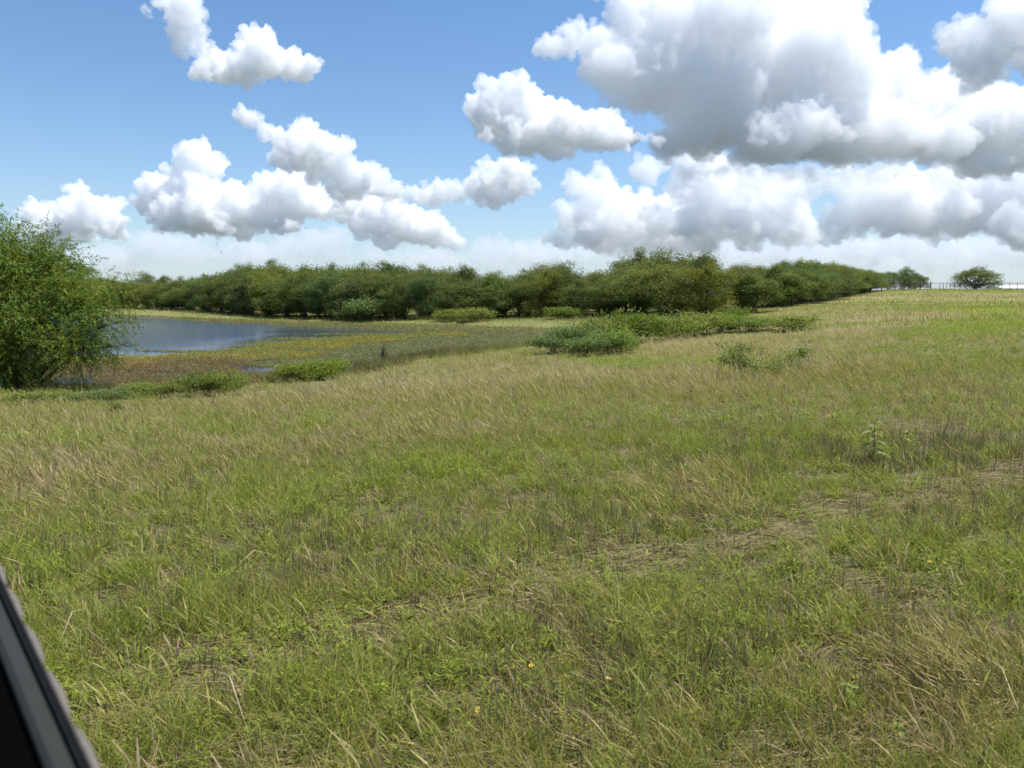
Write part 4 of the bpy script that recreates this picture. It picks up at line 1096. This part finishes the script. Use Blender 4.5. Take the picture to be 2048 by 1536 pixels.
def white_shed():
    dep = 205.0; a = world_at(2006, 580, dep); b = world_at(2130, 580, dep); z0 = hz(a[0], a[1]); top = EYE + (VH - 570.5) / F * dep
    L = b[0] - a[0]; H = top - z0
    t = empty('white_shed', (a[0], a[1], z0), 'long low white shed roof showing beyond the hilltop fence at right', 'shed')
    bm = bmesh.new(); bmesh.ops.create_cube(bm, size=1); bmesh.ops.scale(bm, vec=(L, 9, H - 0.9), verts=bm.verts); bmesh.ops.translate(bm, vec=(L / 2, 4.5, (H - 0.9) / 2), verts=bm.verts)
    me = bpy.data.meshes.new('wall'); bm.to_mesh(me); bm.free(); me.materials.append(WALL); part('wall', me, t)
    me = bpy.data.meshes.new('roof'); e = 0.4; h0, h1 = H - 0.88, H
    me.from_pydata([(-e, -e, h0), (L + e, -e, h0), (L + e, 4.5, h1), (-e, 4.5, h1), (L + e, 9 + e, h0), (-e, 9 + e, h0), (-e, -e, h0 - .06), (L + e, -e, h0 - .06), (L + e, 9 + e, h0 - .06), (-e, 9 + e, h0 - .06)], [],
      [(0, 1, 2, 3), (3, 2, 4, 5), (0, 6, 7, 1), (5, 4, 8, 9), (6, 9, 8, 7), (0, 3, 5, 9, 6), (1, 7, 8, 4, 2)])
    me.materials.append(ROOF); part('roof', me, t)
white_shed()

# far shore: wire fence posts, a pale leaning post, a fallen trunk
def far_shore():
    dep = 131.0
    us = [296, 322, 338, 352, 372, 388, 402]
    pts = [world_at(u, 620, dep - (u - 296) * 0.09) for u in us]
    for p in pts: p[2] = hz(p[0], p[1])
    o = pts[0].copy(); t = empty('wire_fence', tuple(o), 'thin-posted wire fence along the far bank of the pond', 'fence')
    post = tube_mesh('post', [(0, 0, -0.1), (0, 0, 0.6), (0, 0, 1.25)], 0.045, RUST, 6)
    for p in pts: part('post', post, t, None, tuple(p - o))
    for h in (0.5, 1.1): part('wire', tube_mesh('wire', [tuple(p - o + np.array((0, 0, h))) for p in pts], 0.012, GALV, 4), t)
    p = world_at(312, 620, 129); z = hz(p[0], p[1])
    b = bpy.data.objects.new('leaning_post', tube_mesh('leaning_post', [(0, 0, -0.1), (-0.25, 0, 0.65), (-0.45, 0.02, 1.15)], [0.10, 0.09, 0.08], PALE)); COL.objects.link(b); b.location = (p[0], p[1], z)
    b['label'] = 'pale leaning post on the far bank'; b['category'] = 'post'
    p = world_at(424, 622, 118); z = hz(p[0], p[1]); k = 118 / F
    b = bpy.data.objects.new('fallen_trunk', tube_mesh('fallen_trunk', [(0, 0, -0.05), (-7 * k, 0, 9 * k), (-15 * k, 0.2, 19 * k), (-20 * k, 0.3, 23 * k)], [0.17, 0.15, 0.11, 0.06], BARK)); COL.objects.link(b); b.location = (p[0], p[1], z)
    b['label'] = 'dark trunk leaning over at the edge of the grove on the far bank'; b['category'] = 'trunk'
far_shore()

def snag():
    x, y = on_water(766, 719); S = Soup()
    for q in range(11):
        e = np.array((R(-.45, .45), R(-.3, .3), R(0.3, 0.72))); S.tube([(R(-.05, .05), 0, -0.2), tuple(e * 0.5 + np.array((0, 0, .02))), tuple(e)], [0.022, 0.014, 0.006], 4)
    S.tube([(0, 0, -0.2), (0.02, 0, 0.4), (0.06, 0, 0.85)], [0.04, 0.03, 0.012], 5)
    o = bpy.data.objects.new('dead_bush', S.mesh('dead_bush', BARK)); COL.objects.link(o); o.location = (x, y, WATER_Z)
    o['label'] = 'small dead brown bush sticking up from the floating pads'; o['category'] = 'dead bush'
snag()

# ---------------------------------------------------------------- the vehicle the picture was taken from
def vehicle_door():
    paint = plain('door_paint', (0.033, 0.034, 0.029), 0.6, 0.0, 60.0, 0.05, 0.12); rubber = plain('door_rubber', (0.014, 0.015, 0.015), 0.8, 0, 40.0, 0.15, 0.08)
    black = plain('door_inner', (0.0022, 0.0022, 0.0022), 0.95, 0, 30.0, 0.1, 0.0); felt = plain('dusty_seal', (0.17, 0.15, 0.13), 0.95, 0, 120.0, 0.3, 0.0)
    A0, A1 = 0.80, 0.50                       # depth of the sill at the two ends of the visible edge
    a, b = world_at(0, 1146, A0), world_at(188, 1536, A1); d = (b - a); d = d / np.linalg.norm(d); ext0, ext1 = a - d * 0.7, b + d * 0.5
    up = np.array((0, 0, 1.0)); inward = np.cross(d, up); inward /= np.linalg.norm(inward)
    if inward[0] > 0: inward = -inward
    loc0 = np.array((ext0[0], ext0[1], 0.5)); t = empty('vehicle_door', tuple(loc0), 'dark grey vehicle window sill with scalloped seal in the lower left corner', 'vehicle door')
    def width_for(du):                        # metres inward that show as du pixels sideways near the frame bottom
        q = (a + (b - a) * 0.95)
        for w in np.linspace(0.002, 0.4, 800):
            p = to_pix((q + inward * w)[None])[0]
            if 188 * (p[1] - 1146) / 390 - p[0] >= du: return w
        return 0.4
    W1, W2, W3 = width_for(27), width_for(94), 0.30
    px = 0.62 / F
    def slab(name, prof, mat):               # prof: (inward, up) metres, closed loop, extruded along the sill
        n = len(prof); v = []
        for e in (ext0, ext1):
            for (i_, u_) in prof: v.append(tuple(e + inward * i_ + up * u_ - loc0))
        f = [(k, (k + 1) % n, n + (k + 1) % n, n + k) for k in range(n)] + [tuple(range(n))[::-1], tuple(range(n, 2 * n))]
        me = bpy.data.meshes.new(name); me.from_pydata(v, [], f); me.materials.append(mat)
        bm = bmesh.new(); bm.from_mesh(me); bmesh.ops.recalc_face_normals(bm, faces=bm.faces); bm.to_mesh(me); bm.free()
        return part(name, me, t)
    slab('weatherstrip', [(0.0, -0.003), (0.002, 0.001), (0.004, 0.002), (W1 * 0.45, 0.002), (W1 * 0.55, -0.001), (W1 * 0.65, 0.002), (W1 * 0.93, 0.001), (W1, -0.003), (W1, -0.015), (0.0, -0.015)], rubber)
    slab('sill_panel', [(W1 + 0.001, -0.004), (W1 + 0.003, 0.001), (W2 - 0.004, 0.002), (W2, -0.002), (W2, -0.8), (W1 + 0.001, -0.8)], paint)
    slab('inner_trim', [(W2 + 0.001, -0.012), (W2 + 0.006, -0.008), (W3, -0.05), (W3, -0.5), (W2 + 0.001, -0.5)], black)
    # scalloped seal along the outer edge
    step = np.linalg.norm(b - a) / 4.05; ln = np.linalg.norm(ext1 - ext0); k0 = (np.linalg.norm(a - ext0) + step * 0.42) % step
    S = Soup(); m = 12
    prof = []
    for k in range(m + 1):
        f = k / m; prof.append((f * step * 0.9, 0.0008 + 0.0046 * math.sin(math.pi * f ** 0.75) ** 0.8))
    me = bpy.data.meshes.new('seal_scallop'); v = []; f = []
    for (s_, w_) in prof:
        for (i_, u_) in ((0.003, -0.006), (0.0005, -0.001), (-w_ * 0.55, 0.0), (-w_, -0.003), (-w_ * 0.7, -0.007)): v.append(tuple(d * s_ + inward * i_ + up * u_))
    for k in range(m):
        for q in range(5): f.append((k * 5 + q, k * 5 + (q + 1) % 5, k * 5 + 5 + (q + 1) % 5, k * 5 + 5 + q))
    f += [tuple(range(5))[::-1], tuple(range(m * 5, m * 5 + 5))]
    me.from_pydata(v, [], f); me.materials.append(felt); me.polygons.foreach_set('use_smooth', np.ones(len(me.polygons), bool))
    bm = bmesh.new(); bm.from_mesh(me); bmesh.ops.recalc_face_normals(bm, faces=bm.faces); bm.to_mesh(me); bm.free()
    q = k0
    while q < ln - step:
        part('seal_scallop', me, t, None, tuple(ext0 + d * q - loc0)); q += step
    return t
vehicle_door()

# ---------------------------------------------------------------- small plants one can pick out
PETAL = plain('yellow_petal', (0.62, 0.42, 0.03), 0.6, 0, 60, 0.1); LILAC = plain('lilac_petal', (0.50, 0.42, 0.62), 0.6); ORANGE = plain('orange_petal', (0.60, 0.20, 0.03), 0.6)
STEM = plain('green_stem', (0.11, 0.15, 0.04), 0.6); HEART = plain('flower_heart', (0.24, 0.13, 0.02), 0.8); SEED = plain('dark_seed_head', (0.03, 0.022, 0.018), 0.9)
def disc_petals(r, n, mat, up=0.25):
    S = Soup()
    for k in range(n):
        a = 2 * math.pi * k / n; S.leaf(rdir(a) * r * 0.15, rdir(a) + np.array((0, 0, R(0, 2 * up))), (0, 0, 1), r, r * 0.65, (0.5, 0, 0), -0.06)
    return S.mesh('petals', mat)
def heart(r, mat, n=7):
    bm = bmesh.new(); bmesh.ops.create_icosphere(bm, subdivisions=1, radius=r); bmesh.ops.scale(bm, vec=(1, 1, 0.6), verts=bm.verts); me = bpy.data.meshes.new('flower_centre'); bm.to_mesh(me); bm.free(); me.materials.append(mat); return me
YP = [disc_petals(R(0.012, 0.016), 9, PETAL) for _ in range(3)]; LP = disc_petals(0.03, 10, LILAC); OP = disc_petals(0.028, 9, ORANGE); HT = heart(0.006, HEART); HB = heart(0.015, HEART)
def flower(u, v, h, petals, ht, name, label, group):
    g = ground_point(u, v + h / 6.0 * F * 0.0); dd = pix_dir(u, v)
    # root where the head, h above the ground, is seen at (u, v)
    ts = np.geomspace(1.5, 60, 2500); Q = np.array((0, 0, EYE)) + dd[None] * ts[:, None] / dd[1]; zz = height(Q[:, :2]) + h; k = int(np.argmax(Q[:, 2] < zz)); x, y = Q[k, 0], Q[k, 1]; z = zz[k] - h
    t = empty(name, (x, y, z), label, 'flower', group)
    part('stem', tube_mesh('stem', [(0.03, 0.01, -0.01), (0.012, 0, h * 0.6), (0, 0, h)], [0.0022, 0.0018, 0.0014], STEM, 4), t)
    if petals: part('petals', petals, t, None, (0, 0, h), (R(-.5, .3), R(-.4, .4), R(0, 6)))
    part('flower_centre' if petals else 'seed_head', ht, t, None, (0, 0, h + 0.002))
yg = 'small yellow flowers in the near grass'
for i, (u, v, lab) in enumerate(((1180, 1270, 'yellow flower highest of the three right of the middle foreground'), (1062, 1332, 'yellow flower left of the other two in the middle foreground'), (1217, 1358, 'yellow flower lowest of the three right of the middle foreground'),
  (956, 1420, 'dull yellow flower by itself near the bottom, left of the three'), (1176, 1450, 'faded orange-yellow flower near the bottom middle'), (1846, 1118, 'left yellow flower of the pair in the grass at right'), (1860, 1124, 'right yellow flower of the pair in the grass at right'), (1888, 1126, 'yellow flower just right of the pair in the grass'), (1232, 950, 'small yellow flower in the tall green grass in the middle'))):
    flower(u, v, R(0.16, 0.22), YP[i % 3], HT, 'yellow_flower', lab, yg)
flower(1656, 832, 0.42, OP, HB, 'orange_flower', 'orange-brown daisy left of the broad-leaved weed', 'orange flowers'); flower(1700, 775, 0.42, OP, HB, 'orange_flower', 'orange daisy in the tan grass above the broad-leaved weed', 'orange flowers'); flower(1722, 768, 0.42, OP, HB, 'orange_flower', 'orange daisy right of its twin in the tan grass', 'orange flowers')
flower(1809, 775, 0.5, LP, HT, 'lilac_flower', 'pale lilac flower standing above the grass at right', 'lilac flowers'); flower(1022, 790, 0.45, LP, HT, 'lilac_flower', 'pale lilac flower in the pink grass in the middle', 'lilac flowers')
SH = heart(0.020, SEED)
for i, (u, v, lab) in enumerate(((1382, 783, 'dark seed head farthest left of those in the tan grass'), (1446, 804, 'lowest dark seed head below the sprawling young mesquite'), (1482, 794, 'left dark seed head of the close pair below the young mesquite'), (1493, 791, 'right dark seed head of the close pair below the young mesquite'), (1568, 771, 'dark seed head under the right arm of the young mesquite'), (1265, 793, 'dark seed head in the pink grass left of the others'), (1826, 752, 'dark seed head near the lilac flower at right'))):
    flower(u, v, 0.45, None, SH, 'seed_head_stalk', lab, 'dark seed heads on stalks')

def broad_weed(u, v, h, leaf, n, label, col=((0.22, 0.28, 0.09), (0.34, 0.38, 0.15)), droop=-0.30):
    g = ground_point(u, v); t = empty('broad_leaved_weed', g, label, 'weed', 'broad-leaved weeds')
    part('stem', tube_mesh('stem', [(0, 0, -0.01), (0.01, 0, h * 0.5), (-0.01, 0, h)], [0.007, 0.005, 0.003], STEM, 6), t)
    for k in range(n):
        f = (k + 1) / n; a = k * 2.4 + R(-.3, .3); Fd = Field(); m = 1
        base = np.array((0, 0, h * (0.25 + 0.75 * f))); L = leaf * R(0.75, 1.15) * (1.1 - 0.45 * f); dirv = rdir(a) + np.array((0, 0, 0.55))
        dirv /= np.linalg.norm(dirv); sd_ = np.cross(dirv, (0, 0, 1)); sd_ /= np.linalg.norm(sd_)
        c = lerp(np.array(col[0]), np.array(col[1]), rng.random(1)); seg = 5; p = base.copy(); prev = None
        for j in range(seg + 1):
            w = L * 0.38 * math.sin(math.pi * min(1, (j + 0.35) / (seg + 0.35))) ** 0.8; aa, mm, bb = p - sd_ * w * 0.5 + np.array((0, 0, w * .12)), p, p + sd_ * w * 0.5 + np.array((0, 0, w * .12))
            if prev is not None:
                Fd.quads(np.array([[prev[0], prev[1], mm, aa]]), c); Fd.quads(np.array([[prev[1], prev[2], bb, mm]]), c * 0.93)
            prev = (aa, mm, bb); dirv = dirv + np.array((0, 0, droop)); dirv /= np.linalg.norm(dirv); p = p + dirv * L / seg
        part('leaf', Fd.mesh('leaf', FOLIAGE), t)
broad_weed(1745, 935, 0.55, 0.22, 14, 'pale tall broad-leaved weed with drooping leaves among the dark spikes')
broad_weed(1372, 962, 0.20, 0.12, 8, 'low broad-leaved weed left of the pink dry patch', ((0.24, 0.32, 0.06), (0.34, 0.40, 0.08)))
broad_weed(1812, 895, 0.26, 0.14, 9, 'yellow-green weed right of the tall pale one', ((0.30, 0.36, 0.06), (0.42, 0.45, 0.09)))
broad_weed(1700, 1425, 0.14, 0.11, 10, 'low glossy broad-leaved weed in the bottom right foreground', ((0.18, 0.27, 0.05), (0.30, 0.37, 0.08)))
broad_weed(1790, 1480, 0.10, 0.08, 9, 'small broad-leaved weed right of the larger one at the bottom', ((0.20, 0.29, 0.05), (0.32, 0.38, 0.08)))
broad_weed(1860, 928, 0.16, 0.12, 7, 'low yellowish weed at the right end of the dark spikes', ((0.22, 0.26, 0.05), (0.28, 0.30, 0.08)))

def bent_straw(u0, v0, u1, v1, lift, label):
    a, b = ground_point(u0, v0), ground_point(u1, v1); a.z += 0.03; b.z += lift; m = (a + b) / 2; m.z += 0.10 + lift * 0.3
    o = bpy.data.objects.new('bent_straw', tube_mesh('bent_straw', [(0, 0, 0), tuple(m - a), tuple(b - a)], [0.0035, 0.003, 0.0015], plain('straw', (0.50, 0.41, 0.25), 0.7), 4)); COL.objects.link(o); o.location = a
    o['label'] = label; o['category'] = 'straw'; o['group'] = 'single bent straws'
bent_straw(2060, 1500, 1945, 1345, 0.12, 'long pale straw arching in from the right edge'); bent_straw(105, 1335, 186, 1243, 0.1, 'long pale straw slanting up beside the dark sill')
bent_straw(998, 1208, 1070, 1190, 0.02, 'pale straw lying flat in the wheel track'); bent_straw(455, 1160, 560, 1128, 0.06, 'thin pale straw lying across the weeds at left'); bent_straw(500, 1490, 430, 1375, 0.10, 'pale arching straw near the bottom left')
